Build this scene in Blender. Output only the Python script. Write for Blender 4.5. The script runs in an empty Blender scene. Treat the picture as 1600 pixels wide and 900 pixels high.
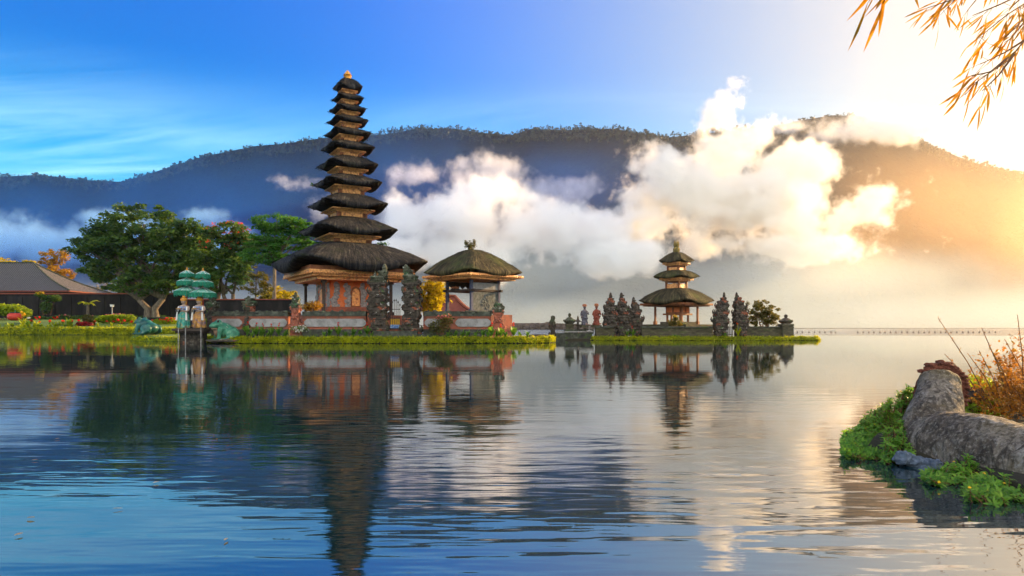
import bpy, bmesh, math, random
import numpy as np
from mathutils import Vector, Matrix, noise as mnoise
sc = bpy.context.scene
R = math.radians
F, HZ, CH = 1067.0, 512.0, 1.1          # focal length in photo pixels, horizon row, eye height

# ---------------------------------------------------------------- camera
cam_d = bpy.data.cameras.new('camera'); cam = bpy.data.objects.new('camera', cam_d)
sc.collection.objects.link(cam)
cam.location = (0, 0, CH); cam.rotation_euler = (R(90), 0, 0)
cam_d.sensor_width = 36; cam_d.lens = 24.0; cam_d.shift_y = (HZ-450)/1600
cam_d.clip_start = 0.05; cam_d.clip_end = 20000
sc.camera = cam

# ---------------------------------------------------------------- sun, sky, exposure
SUN_AZ, SUN_EL = 57.0, 15.0              # degrees right of the view direction, above the horizon
sdir = Vector((math.sin(R(SUN_AZ))*math.cos(R(SUN_EL)), math.cos(R(SUN_AZ))*math.cos(R(SUN_EL)), math.sin(R(SUN_EL))))
sl = bpy.data.lights.new('sun', 'SUN'); so = bpy.data.objects.new('sun', sl); sc.collection.objects.link(so)
sl.energy = 5.0; sl.angle = R(0.6); sl.color = (1.0, 0.64, 0.29)
so.rotation_euler = (-sdir).to_track_quat('-Z', 'Y').to_euler(); so.location = (60, 40, 60)
sc.view_settings.view_transform = 'Standard'; sc.view_settings.look = 'None'
sc.view_settings.exposure = 1.58; sc.view_settings.gamma = 1.0; sc.view_settings.use_curve_mapping = False

class NT:                                # small node-tree writer
    def __init__(s, tree):
        s.t = tree; s.t.nodes.clear()
    def n(s, kind, **kw):
        nd = s.t.nodes.new(kind)
        for k, v in kw.items():
            if k.startswith('i_'):
                key = k[2:]; key = int(key) if key.isdigit() else key.replace('_', ' ')
                s.put(nd.inputs[key], v)
            else: setattr(nd, k, v)
        return nd
    def put(s, inp, v):
        if isinstance(v, bpy.types.NodeSocket): s.t.links.new(v, inp)
        elif isinstance(v, bpy.types.Node): s.t.links.new(v.outputs[0], inp)
        elif isinstance(v, (tuple, list)) and len(v) == 3 and inp.type == 'RGBA': inp.default_value = (*v, 1)
        else: inp.default_value = v
    def m(s, op, a, b=0.0, c=0.0, clamp=False):
        nd = s.t.nodes.new('ShaderNodeMath'); nd.operation = op; nd.use_clamp = clamp
        s.put(nd.inputs[0], a); s.put(nd.inputs[1], b); s.put(nd.inputs[2], c); return nd.outputs[0]
    def v(s, op, a, b=(0, 0, 0), scale=None):
        nd = s.t.nodes.new('ShaderNodeVectorMath'); nd.operation = op
        s.put(nd.inputs[0], a)
        if len(nd.inputs) > 1: s.put(nd.inputs[1], b)
        if scale is not None: s.put(nd.inputs['Scale'], scale)
        return nd.outputs['Value'] if op in ('DOT_PRODUCT', 'LENGTH', 'DISTANCE') else nd.outputs[0]
    def mix(s, f, a, b, blend='MIX'):
        nd = s.t.nodes.new('ShaderNodeMix'); nd.data_type = 'RGBA'; nd.blend_type = blend; nd.clamp_factor = True
        s.put(nd.inputs[0], f); s.put(nd.inputs[6], a); s.put(nd.inputs[7], b); return nd.outputs[2]
    def ramp(s, f, stops):
        nd = s.t.nodes.new('ShaderNodeValToRGB'); e = nd.color_ramp.elements
        while len(e) < len(stops): e.new(0.5)
        for el, (p, c) in zip(e, stops):
            el.position = p; el.color = (*c, 1) if isinstance(c, (tuple, list)) else (c, c, c, 1)
        s.put(nd.inputs[0], f); return nd.outputs[0]
    def noise(s, vec, scale, detail=4, rough=0.55, dist=0.0):
        nd = s.n('ShaderNodeTexNoise', i_Scale=scale, i_Detail=detail, i_Roughness=rough, i_Distortion=dist)
        if vec is not None: s.put(nd.inputs['Vector'], vec)
        return nd.outputs[0]
    def rng(s, f, a, b, c=0.0, d=1.0, smooth=False):
        nd = s.t.nodes.new('ShaderNodeMapRange'); nd.interpolation_type = 'SMOOTHSTEP' if smooth else 'LINEAR'
        for i, q in enumerate((f, a, b, c, d)): s.put(nd.inputs[i], q)
        return nd.outputs[0]

w = bpy.data.worlds.new('World'); sc.world = w; w.use_nodes = True
t = NT(w.node_tree)
sky = t.n('ShaderNodeTexSky', sky_type='NISHITA', sun_disc=False, sun_elevation=R(SUN_EL), sun_rotation=R(SUN_AZ),
          altitude=1200, air_density=1.0, dust_density=0.4, ozone_density=3.0)
dirv = t.v('NORMALIZE', t.n('ShaderNodeTexCoord').outputs['Generated'])
sx = t.n('ShaderNodeSeparateXYZ', i_0=dirv)
up = t.m('MAXIMUM', sx.outputs[2], 0.0)
dsun = t.v('DOT_PRODUCT', dirv, tuple(sdir))
sat = t.n('ShaderNodeHueSaturation', i_Saturation=1.5, i_Value=1.0, i_Color=sky)
# deepen the blue away from the sun and overhead, as a polarised morning sky is
away = t.rng(dsun, 0.45, 0.93, 1.0, 0.0, True)
tint = t.mix(t.m('MULTIPLY', away, t.rng(up, 0.10, 0.42, 0.15, 1.0)), (1.0, 0.95, 0.80), (0.0, 0.92, 1.36))
col = t.mix(1.0, sat, tint, 'MULTIPLY')
# thin streaked cirrus, laid out on a flat layer overhead
den = t.m('ADD', sx.outputs[2], 0.10)
cu = t.m('DIVIDE', sx.outputs[0], den); cv = t.m('DIVIDE', sx.outputs[1], den)
cvec = t.n('ShaderNodeCombineXYZ', i_0=cu, i_1=cv)
mp = t.n('ShaderNodeMapping', i_Vector=cvec, i_Rotation=(0, 0, R(22)), i_Scale=(0.32, 1.5, 1))
n1 = t.noise(mp.outputs[0], 1.1, 9, 0.62, 0.7)
n2 = t.noise(cvec.outputs[0], 0.35, 3, 0.5)
ci = t.m('MULTIPLY', t.rng(n1, 0.40, 0.70, 0, 1, True), t.rng(n2, 0.34, 0.56, 0, 1, True))
ci = t.m('MULTIPLY', ci, t.rng(up, 0.35, 0.20, 0.0, 1.0, True))
veil = t.rng(up, 0.36, 0.10, 0.0, 0.42, True)
col = t.mix(veil, col, (1.0, 5.5, 6.4))
col = t.mix(t.m('MULTIPLY', ci, 0.62), col, (4.6, 7.2, 8.2))
# bright aureole of the low sun
g1 = t.m('POWER', t.m('MAXIMUM', dsun, 0.0), 9.0); g2 = t.m('POWER', t.m('MAXIMUM', dsun, 0.0), 60.0)
g0 = t.m('POWER', t.m('MAXIMUM', dsun, 0.0), 4.0)
col = t.mix(t.m('MULTIPLY', g0, 1.15), col, (4.05, 3.8, 3.6))
col = t.mix(1.0, col, t.v('SCALE', (1.2, 0.5, -0.6), scale=g1), 'ADD')
col = t.mix(1.0, col, t.v('SCALE', (3.0, 1.3, 0.1), scale=g2), 'ADD')
# bright unseen cloud added behind the viewer as soft fill for shaded fronts
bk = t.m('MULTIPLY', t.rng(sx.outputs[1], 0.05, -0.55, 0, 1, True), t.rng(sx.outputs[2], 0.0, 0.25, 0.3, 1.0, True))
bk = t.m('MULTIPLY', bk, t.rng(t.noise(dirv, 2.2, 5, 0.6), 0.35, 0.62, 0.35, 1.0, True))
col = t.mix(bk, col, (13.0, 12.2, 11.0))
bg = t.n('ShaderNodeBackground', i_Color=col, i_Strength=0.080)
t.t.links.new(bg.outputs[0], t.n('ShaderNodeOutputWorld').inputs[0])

# ---------------------------------------------------------------- render settings
cy = sc.cycles
cy.use_denoising = True
try: cy.denoiser = 'OPENIMAGEDENOISE'
except Exception: pass
cy.max_bounces = 10; cy.diffuse_bounces = 3; cy.glossy_bounces = 4; cy.transmission_bounces = 4
cy.transparent_max_bounces = 10; cy.volume_bounces = 6; cy.volume_step_rate = 1.0; cy.volume_max_steps = 256
cy.sample_clamp_indirect = 8; cy.caustics_reflective = False; cy.caustics_refractive = False
cy.use_adaptive_sampling = True; cy.adaptive_threshold = 0.03; cy.adaptive_min_samples = 16; cy.time_limit = 900

# ---------------------------------------------------------------- helpers
rnd = random.Random(7); nr = np.random.default_rng(7)
def X(px, d): return (px-800)/F*d
def Z(py, d): return CH+(HZ-py)/F*d
def WP(px, py, d): return Vector((X(px, d), d, Z(py, d)))

def link(o, parent=None):
    sc.collection.objects.link(o)
    if parent is not None: o.parent = parent
    return o
def tag(o, label=None, cat=None, group=None, kind=None):
    if label: o['label'] = label
    if cat: o['category'] = cat
    if group: o['group'] = group
    if kind: o['kind'] = kind
    return o
def thing(name, loc, label, cat, rz=0.0, group=None):
    o = bpy.data.objects.new(name, None); link(o); o.location = loc; o.rotation_euler = (0, 0, rz)
    o.empty_display_size = 0.3
    return tag(o, label, cat, group)
def dup(root, loc, rz=None, label=None, s=None):
    r = root.copy(); link(r); r.location = loc
    if rz is not None: r.rotation_euler = (0, 0, rz)
    if s is not None: r.scale = (s, s, s) if not isinstance(s, tuple) else s
    if label: r['label'] = label
    for ch in list(root.children):
        c = ch.copy(); link(c, r)
        for g in ch.children: link(g.copy(), c)
    return r

class MB:                                 # collects verts / faces / uvs, becomes one mesh object
    def __init__(s): s.vs = []; s.fs = []; s.n = 0; s.arr = []
    def add(s, vs, fs):
        o = s.n; s.vs.extend([tuple(v) for v in vs]); s.fs.extend([tuple(i+o for i in f) for f in fs]); s.n += len(vs); return s
    def box(s, c, size, rz=0.0, taper=1.0):
        cx, cy_, cz = c; a, b, h = size[0]/2, size[1]/2, size[2]/2; cr, sr = math.cos(rz), math.sin(rz); vs = []
        for z, k in ((-h, 1.0), (h, taper)):
            for x, y in ((-a, -b), (a, -b), (a, b), (-a, b)):
                x *= k; y *= k; vs.append((cx+x*cr-y*sr, cy_+x*sr+y*cr, cz+z))
        return s.add(vs, [(3, 2, 1, 0), (4, 5, 6, 7), (0, 1, 5, 4), (1, 2, 6, 5), (2, 3, 7, 6), (3, 0, 4, 7)])
    def tube(s, pts, rad, seg=8, cap=True):
        pts = [Vector(p) for p in pts]; n = len(pts)
        rad = [rad]*n if not isinstance(rad, (list, tuple)) else rad
        vs = []; up_ = None
        for i, p in enumerate(pts):
            d = (pts[min(i+1, n-1)]-pts[max(i-1, 0)]).normalized()
            if up_ is None: up_ = Vector((0, 0, 1)) if abs(d.z) < 0.9 else Vector((1, 0, 0))
            a = d.cross(up_).normalized(); b = a.cross(d).normalized(); up_ = b
            for k in range(seg):
                q = 2*math.pi*k/seg; vs.append(p+(a*math.cos(q)+b*math.sin(q))*rad[i])
        fs = [(i*seg+k, i*seg+(k+1) % seg, (i+1)*seg+(k+1) % seg, (i+1)*seg+k) for i in range(n-1) for k in range(seg)]
        if cap: fs += [tuple(range(seg-1, -1, -1)), tuple((n-1)*seg+k for k in range(seg))]
        return s.add(vs, fs)
    def lathe(s, c, prof, seg=14, sq=None, rz=0.0, sx=1.0, sy=1.0):
        vs = []
        for r, z in prof:
            for k in range(seg):
                q = 2*math.pi*k/seg; x, y = math.cos(q), math.sin(q)
                if sq:
                    e = (abs(x)**sq+abs(y)**sq)**(-1/sq); x *= e; y *= e
                x *= r*sx; y *= r*sy
                vs.append((c[0]+x*math.cos(rz)-y*math.sin(rz), c[1]+x*math.sin(rz)+y*math.cos(rz), c[2]+z))
        n = len(prof)
        fs = [(i*seg+k, i*seg+(k+1) % seg, (i+1)*seg+(k+1) % seg, (i+1)*seg+k) for i in range(n-1) for k in range(seg)]
        fs += [tuple(range(seg-1, -1, -1)), tuple((n-1)*seg+k for k in range(seg))]
        return s.add(vs, fs)
    def ico(s, c, r, sub=2, jit=0.0, seed=0, rz=0.0):
        V, Fc = ICO[sub]; rr = r if isinstance(r, (tuple, list)) else (r, r, r); vs = []
        cr, sr = math.cos(rz), math.sin(rz)
        for v in V:
            k = 1.0+(jit*mnoise.noise(Vector(v)*2.3+Vector((seed*7.1, seed*3.3, seed))) if jit else 0)
            x, y, z = v[0]*rr[0]*k, v[1]*rr[1]*k, v[2]*rr[2]*k
            vs.append((c[0]+x*cr-y*sr, c[1]+x*sr+y*cr, c[2]+z))
        return s.add(vs, Fc)
    def plate(s, poly, y0, y1):           # outline in x,z given a thickness along y
        n = len(poly); vs = [(x, y0, z) for x, z in poly]+[(x, y1, z) for x, z in poly]
        fs = [tuple(range(n)), tuple(range(2*n-1, n-1, -1))]+[(i, i+n, (i+1) % n+n, (i+1) % n) for i in range(n)]
        return s.add(vs, fs)
    def quads(s, Q):                      # numpy (n,4,3)
        s.arr.append(np.asarray(Q, dtype=np.float64)); return s
    def xf(s, M):
        s.vs = [tuple(M @ Vector(v)) for v in s.vs]; return s
    def mesh(s, name):
        me = bpy.data.meshes.new(name)
        if s.arr:
            Q = np.concatenate(s.arr, 0); nq = Q.shape[0]; V = Q.reshape(-1, 3)
            if s.n:
                base = s.n; V = np.concatenate([np.array(s.vs), V], 0)
            else: base = 0
            loops = np.concatenate([np.fromiter((i for f in s.fs for i in f), dtype=np.int32), (np.arange(nq*4)+base).astype(np.int32)])
            cnt = np.concatenate([np.array([len(f) for f in s.fs], dtype=np.int32), np.full(nq, 4, np.int32)])
            me.vertices.add(len(V)); me.vertices.foreach_set('co', V.astype(np.float32).ravel())
            me.loops.add(len(loops)); me.loops.foreach_set('vertex_index', loops)
            me.polygons.add(len(cnt)); st = np.zeros(len(cnt), np.int32); st[1:] = np.cumsum(cnt)[:-1]
            me.polygons.foreach_set('loop_start', st); me.update(calc_edges=True); me.validate()
        else:
            me.from_pydata(s.vs, [], s.fs); me.update()
        return me
    def build(s, name, mat, parent=None, smooth=False, loc=None, rz=None):
        me = s.mesh(name); o = bpy.data.objects.new(name, me); link(o, parent)
        if mat: me.materials.append(mat)
        if smooth: me.polygons.foreach_set('use_smooth', [True]*len(me.polygons))
        if loc is not None: o.location = loc
        if rz is not None: o.rotation_euler = (0, 0, rz)
        return o
ICO = {}
for _s in (1, 2, 3, 4):
    _b = bmesh.new(); bmesh.ops.create_icosphere(_b, subdivisions=_s, radius=1.0)
    ICO[_s] = ([tuple(v.co) for v in _b.verts], [tuple(v.index for v in f.verts) for f in _b.faces]); _b.free()

def remesh(mb, voxel, smooth=0, disp=None):
    """fuse the overlapping shapes of mb into one closed skin; returns a new MB"""
    me = mb.mesh('tmp'); o = bpy.data.objects.new('tmp', me); sc.collection.objects.link(o)
    m = o.modifiers.new('r', 'REMESH'); m.mode = 'VOXEL'; m.voxel_size = voxel
    if smooth:
        q = o.modifiers.new('s', 'SMOOTH'); q.factor = 0.5; q.iterations = smooth
    dg = bpy.context.evaluated_depsgraph_get(); ev = o.evaluated_get(dg); em = ev.to_mesh()
    out = MB(); vs = [v.co.copy() for v in em.vertices]
    if disp:
        nn = [v.normal.copy() for v in em.vertices]; vs = [p+n_*disp(p) for p, n_ in zip(vs, nn)]
    out.add(vs, [tuple(p.vertices) for p in em.polygons])
    ev.to_mesh_clear(); bpy.data.objects.remove(o); bpy.data.meshes.remove(me)
    return out

def mat(name, fn):
    m = bpy.data.materials.new(name); m.use_nodes = True; t = NT(m.node_tree)
    out = t.n('ShaderNodeOutputMaterial'); r = fn(t, out)
    if r is not None: t.t.links.new(r.outputs[0] if isinstance(r, bpy.types.Node) else r, out.inputs[0])
    return m
def pmat(name, cols, scale=3.0, rough=0.85, bump=0.3, bscale=None, detail=6, spots=None, coord='Object', spec=0.3, metal=0.0, stretch=None):
    """weathered surface: colours spread by noise, optional spots = (colour, scale, threshold), bumped"""
    def fn(t, out):
        v = t.n('ShaderNodeTexCoord').outputs[coord]
        if stretch: v = t.n('ShaderNodeMapping', i_Vector=v, i_Scale=stretch).outputs[0]
        nz = t.noise(v, scale, detail, 0.6, 0.3); k = len(cols)
        c = t.ramp(nz, [(0.30+0.42*i/max(k-1, 1), q) for i, q in enumerate(cols)])
        for sp in (spots or []):
            sn = t.noise(v, sp[1], 5, 0.65); c = t.mix(t.rng(sn, sp[2], sp[2]+0.07, 0, 1), c, sp[0])
        b = t.n('ShaderNodeBump', i_Strength=bump, i_Distance=0.05, i_Height=t.noise(v, bscale or scale*4, 8, 0.65))
        return t.n('ShaderNodeBsdfPrincipled', i_Base_Color=c, i_Roughness=rough, i_Metallic=metal, i_Normal=b.outputs[0], i_Specular_IOR_Level=spec)
    return mat(name, fn)
def leafmat(name, cols, trans=0.45, tcol=None, rough=0.5, spread=0.5):
    """leaves: colour varies leaf by leaf, part of the light comes through"""
    def fn(t, out):
        g = t.n('ShaderNodeNewGeometry'); rp = g.outputs['Random Per Island']
        big = t.noise(t.n('ShaderNodeTexCoord').outputs['Object'], spread, 2)
        f = t.m('ADD', t.m('MULTIPLY', rp, 0.55), t.m('MULTIPLY', t.rng(big, 0.3, 0.7), 0.45))
        k = len(cols); c = t.ramp(f, [(i/max(k-1, 1), q) for i, q in enumerate(cols)])
        d = t.n('ShaderNodeBsdfPrincipled', i_Base_Color=c, i_Roughness=rough, i_Specular_IOR_Level=0.25)
        tc = t.mix(1.0, c, tcol or (1.6, 1.5, 0.6), 'MULTIPLY')
        tr = t.n('ShaderNodeBsdfTranslucent', i_Color=tc)
        return t.n('ShaderNodeMixShader', i_0=trans, i_1=d.outputs[0], i_2=tr.outputs[0])
    return mat(name, fn)
# ================================================================ mountains
RIDGE = [(-900, 330), (-500, 300), (-200, 285), (0, 276), (60, 273), (130, 281), (190, 284), (250, 266), (320, 244), (400, 228), (450, 224), (500, 216),
         (560, 212), (600, 210), (640, 203), (700, 200), (760, 208), (800, 211), (830, 201), (880, 203), (960, 201), (1000, 208), (1040, 215),
         (1080, 211), (1130, 205), (1200, 200), (1250, 188), (1300, 180), (1350, 181), (1400, 200), (1450, 224), (1500, 246), (1550, 263), (1600, 272),
         (1700, 300), (1800, 345), (1950, 420), (2150, 480), (2500, 505)]
rx_, ry_ = zip(*RIDGE)
def ridge_d(px): return 2150 + 250*math.sin(px/310.0) + (350 if px > 1150 else 350*max(0, (px-1000)/150))*0.6
def hill_pt(px, u):
    """u = 0 ridge .. 1 shore ; beyond ridge u<0 falls away"""
    dr = ridge_d(px); zr = Z(np.interp(px, rx_, ry_), dr)
    ds = 1330 + 60*math.sin(px/170.0)
    if u < 0:
        d = dr - u*600; return Vector((X(px, dr)*(d/dr), d, zr*(1+u*0.9)))
    d = dr+(ds-dr)*u; prof = (1-u)**1.12
    x = X(px, dr)*(1-u)+X(px, ds)*u
    q = Vector((x/260.0, d/420.0, 0.0)); g = mnoise.fractal(q, 1.0, 2.1, 5)
    rid = 1-abs(mnoise.fractal(Vector((x/230.0, d/900.0, 3.1)), 0.9, 2.0, 4))*1.6
    z = zr*prof + math.sin(math.pi*min(1, u*1.05))*(g*32+rid*40-18)*min(1, u*6)
    return Vector((x, d, z - 8*u))
cols_ = list(range(-900, 2501, 10)); us = [-1, -0.5, -0.2]+[i/46 for i in range(47)]
mb = MB(); V = [hill_pt(px, u) for px in cols_ for u in us]; nu = len(us)
Fc = [(i*nu+j, i*nu+j+1, (i+1)*nu+j+1, (i+1)*nu+j) for i in range(len(cols_)-1) for j in range(nu-1)]
mb.add(V, Fc)
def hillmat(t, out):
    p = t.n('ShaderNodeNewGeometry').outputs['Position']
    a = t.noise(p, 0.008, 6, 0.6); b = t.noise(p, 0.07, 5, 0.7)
    c = t.ramp(a, [(0.3, (0.005, 0.014, 0.028)), (0.55, (0.009, 0.024, 0.036)), (0.75, (0.018, 0.036, 0.036))])  # blue of the distant air and forest self-shade mixed into the slope colours
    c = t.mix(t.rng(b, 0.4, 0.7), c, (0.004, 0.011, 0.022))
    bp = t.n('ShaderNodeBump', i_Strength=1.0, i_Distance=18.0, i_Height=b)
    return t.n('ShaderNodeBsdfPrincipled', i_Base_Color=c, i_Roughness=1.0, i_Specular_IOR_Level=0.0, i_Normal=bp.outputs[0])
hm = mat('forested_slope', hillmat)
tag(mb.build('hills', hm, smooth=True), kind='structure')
# forest standing along the ridge and down the slopes: far too many to count
def far_tree(p, h, w, r):
    """tapering stem with several uneven leaf tufts, as quads"""
    Q = []
    s = h*0.022+0.25
    Q.append([(p.x-s, p.y, p.z-4), (p.x+s, p.y, p.z-4), (p.x+s*.5, p.y, p.z+h*.9), (p.x-s*.5, p.y, p.z+h*.9)])
    for k in range(9):
        a = r.uniform(0, 6.28); rr = w*r.uniform(.1, .8); zc = p.z+h*r.uniform(.42, 1.0)
        c = Vector((p.x+math.cos(a)*rr, p.y+math.sin(a)*rr, zc)); q = w*r.uniform(.22, .48)
        u = Vector((r.gauss(0, 1), r.gauss(0, .5), r.gauss(0, .5))).normalized()*q; v = u.cross(Vector((r.gauss(0, .4), -1, r.gauss(0, .4)))).normalized()*q*.8
        Q.append([c-u-v*.4, c+u*.7-v, c+u+v*.5, c-u*.4+v])
    return Q
fr = random.Random(3); Q = []
px = -150.0
while px < 1800:
    big = 1.0 if 380 < px < 1180 else 0.62
    clump = 0.55+0.9*max(0, mnoise.noise(Vector((px/38.0, 1.7, 0)))+.35)
    p = hill_pt(px, fr.uniform(-0.02, 0.03)); h = fr.choice((fr.uniform(6, 12), fr.uniform(9, 19)))*big*clump
    Q += far_tree(p, h, h*.34, fr); px += fr.uniform(.4, 1.7)
for k in range(1500):
    px = fr.uniform(-150, 1750); u = fr.uniform(0.02, .10); p = hill_pt(px, u); h = fr.uniform(11, 20)
    Q += far_tree(p, h, h*.5, fr)
mb = MB(); mb.quads([[tuple(v) for v in q] for q in Q])
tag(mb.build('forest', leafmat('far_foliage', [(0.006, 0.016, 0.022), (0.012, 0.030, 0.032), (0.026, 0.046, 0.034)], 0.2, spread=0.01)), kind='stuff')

# ================================================================ lake
def watermat(t, out):
    p = t.n('ShaderNodeNewGeometry').outputs['Position']; s = t.n('ShaderNodeSeparateXYZ', i_0=p)
    y = s.outputs[1]; x = s.outputs[0]
    # long-crested ripples: stretched along x, calmer in patches
    m1 = t.n('ShaderNodeMapping', i_Vector=p, i_Scale=(0.16, 1.0, 1.0), i_Rotation=(0, 0, R(-5)))
    m2 = t.n('ShaderNodeMapping', i_Vector=p, i_Scale=(0.22, 1.0, 1.0), i_Rotation=(0, 0, R(9)))
    r1 = t.noise(m1.outputs[0], 1.5, 2, 0.45, 0.25); r2 = t.noise(m2.outputs[0], 5.6, 2, 0.5, 0.15); r3 = t.noise(m1.outputs[0], 0.42, 2, 0.5)
    patch = t.rng(t.noise(t.n('ShaderNodeMapping', i_Vector=p, i_Scale=(0.10, 0.28, 1.0)).outputs[0], 1.0, 3, 0.5), 0.36, 0.66, 0.25, 1.0, True)
    near = t.m('MULTIPLY', t.rng(y, 4.0, 15.0, 1.0, 0.20), t.rng(x, 4.0, 1.0, 0.7, 1.0))
    hgt = t.m('ADD', t.m('MULTIPLY', r1, 0.009), t.m('ADD', t.m('MULTIPLY', t.m('MULTIPLY', r2, patch), 0.009), t.m('MULTIPLY', r3, 0.010)))
    hgt = t.m('MULTIPLY', hgt, near)
    # beyond the islands the open lake is ruffled by wind
    ruf = t.rng(y, 92, 110, 0, 1, True)
    big = t.noise(t.n('ShaderNodeMapping', i_Vector=p, i_Scale=(0.5, 1, 1)).outputs[0], 1.3, 4, 0.6)
    hgt = t.m('ADD', hgt, t.m('MULTIPLY', t.m('MULTIPLY', ruf, big), 0.30))
    bp = t.n('ShaderNodeBump', i_Strength=1.0, i_Distance=1.0, i_Height=hgt)
    return t.n('ShaderNodeBsdfPrincipled', i_Base_Color=(0.005, 0.018, 0.024), i_Roughness=t.rng(y, 80, 110, 0.015, 0.12), i_IOR=3.5, i_Normal=bp.outputs[0], i_Specular_IOR_Level=0.5)
mb = MB(); mb.add([(-4500, -60, 0), (4500, -60, 0), (4500, 4200, 0), (-4500, 4200, 0)], [(0, 1, 2, 3)])
tag(mb.build('lake_water', mat('lake_water', watermat)), kind='structure')

# ================================================================ air
mb = MB(); mb.box((0, 370, 349), (3600, 900, 700))
def hazemat(t, out):
    v = t.n('ShaderNodeVolumePrincipled', i_Color=(0.80, 0.80, 0.84), i_Anisotropy=0.82, i_Density=0.00011)
    t.t.links.new(v.outputs[0], out.inputs['Volume'])
tag(mb.build('haze', mat('haze_air', hazemat)), kind='stuff')

# ================================================================ low clouds
def cloud(name, blobs, label, dens, nscale, amp, thr=0.36, sharp=2.0, g=0.15, grow=1.22, vox=16, step=0.35, colr=(1, 1, 1), wide=1.25, fine=1.3):
    """blobs: (px, py, half width px, half height px, distance, half depth m). A lumpy closed hull holding vapour whose density breaks up with noise."""
    B = []
    for px, py, rw, rh, d, rd in blobs:
        B.append((WP(px, py, d), (rw/F*d*wide, rd*wide, rh/F*d*wide)))
    mb = MB()
    for i, (c, r) in enumerate(B): mb.ico(c, tuple(q*grow for q in r), 3, 0.18, i+len(name))
    mb = remesh(mb, vox)
    mb.vs = [(x, y, max(z, 0.6)) for x, y, z in mb.vs]
    def fn(t, out):
        p = t.n('ShaderNodeNewGeometry').outputs['Position']; f = None
        for c, r in B:
            q = t.v('LENGTH', t.v('MULTIPLY', t.v('SUBTRACT', p, tuple(c)), tuple(1/k for k in r)))
            q = t.m('SUBTRACT', 1.0, q)
            f = q if f is None else t.m('SMOOTH_MAX', f, q, 0.18)
        nz = t.m('MULTIPLY', t.m('SUBTRACT', t.noise(p, nscale, 3, 0.6), 0.5), amp)
        if fine: nz = t.m('ADD', nz, t.m('MULTIPLY', t.m('SUBTRACT', t.noise(p, nscale*3.6, 5, 0.7), 0.5), fine))
        f = t.m('ADD', f, nz)
        f = t.rng(f, thr, thr+1/sharp, 0, dens, True)
        vol = t.n('ShaderNodeVolumePrincipled', i_Color=colr, i_Anisotropy=g, i_Density=f)
        t.t.links.new(vol.outputs[0], out.inputs['Volume'])
    m = mat(name+'_vapour', fn)
    try: m.cycles.volume_step_rate = step
    except Exception: pass
    return tag(mb.build(name, m, smooth=True), label, 'cloud')
cloud('cloud', [(1180, 330, 190, 75, 1150, 110), (1050, 300, 95, 62, 1120, 80), (1140, 235, 70, 62, 1150, 60), (1122, 190, 56, 48, 1150, 50), (1128, 218, 62, 46, 1150, 55), (1330, 335, 110, 46, 1130, 70),
                (1240, 270, 90, 52, 1150, 70), (1010, 350, 60, 40, 1120, 60), (1180, 215, 46, 40, 1150, 45), (1200, 385, 220, 34, 1130, 90)],
      'big golden cloud billowing above the small three tiered shrine', 0.060, 0.0095, 2.2, sharp=2.3, step=.28, colr=(1, 0.985, 0.95), fine=1.6)
cloud('cloud', [(720, 345, 130, 70, 1050, 100), (850, 370, 150, 60, 1060, 100), (640, 340, 80, 52, 1040, 70), (760, 300, 75, 42, 1050, 70), (940, 350, 90, 46, 1080, 70), (620, 390, 90, 40, 1040, 70), (700, 395, 200, 40, 1050, 80), (960, 400, 150, 34, 1060, 80)],
      'white cumulus cloud bank behind the open thatched pavilion', 0.055, 0.0095, 1.9, sharp=2.3, step=.28, fine=1.4)
cloud('cloud', [(760, 270, 95, 34, 1250, 60), (660, 275, 70, 24, 1250, 50), (870, 298, 95, 28, 1250, 60)],
      'grey lilac cloud lying against the dark hillside above the white cloud bank', 0.018, 0.012, 2.0, sharp=2.2, fine=1.4)
cloud('cloud', [(1370, 205, 110, 34, 1900, 120), (1300, 210, 70, 28, 1900, 100), (1450, 195, 90, 34, 1920, 110), (1520, 215, 40, 30, 1950, 80), (1240, 198, 40, 14, 1900, 60)],
      'bright rimmed cap cloud spilling over the right hand mountain top', 0.022, 0.006, 1.6, sharp=2.4, vox=22, fine=1.2)
cloud('mist', [(60, 380, 130, 48, 1150, 90), (170, 350, 60, 26, 1150, 60), (260, 390, 160, 50, 1150, 90), (320, 340, 50, 24, 1150, 45), (370, 370, 60, 34, 1150, 60), (-80, 400, 130, 50, 1150, 90)],
      'pale blue valley mist behind the trees on the left', 0.024, 0.010, 1.8, sharp=2.2, colr=(.45, .76, 1))
cloud('cloud', [(470, 288, 44, 14, 1180, 35), (500, 330, 28, 26, 1150, 35), (445, 280, 24, 10, 1180, 25)],
      'small torn wisp of cloud left of the tall pagoda', 0.012, 0.022, 2.0, sharp=2.0, vox=8, fine=2.4)
cloud('mist', [(800, 500, 900, 92, 980, 160), (200, 500, 700, 85, 1000, 160), (1400, 500, 700, 100, 980, 160), (1250, 440, 480, 80, 1000, 140), (860, 420, 360, 80, 1000, 130), (-300, 500, 500, 90, 1000, 150), (2100, 500, 500, 90, 1000, 150)],
      'smooth grey mist lying on the lake along the far shore', 0.0040, 0.004, 0.6, thr=0.02, sharp=1.3, vox=24, grow=1.05, wide=1.0, fine=0, colr=(.80, .94, 1))
cloud('mist', [(1480, 330, 240, 130, 1230, 90), (1620, 340, 220, 130, 1230, 90), (1340, 390, 150, 80, 1230, 80), (1800, 380, 200, 110, 1230, 90)],  # added volume, the sun's orange glow put into its own colour
      'orange tinted haze added over the dark hillside at the right edge', 0.0013, 0.004, 0.9, thr=0.05, sharp=1.2, vox=26, grow=1.05, g=0.6, wide=1.15, colr=(1, .70, .38), fine=0)
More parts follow.
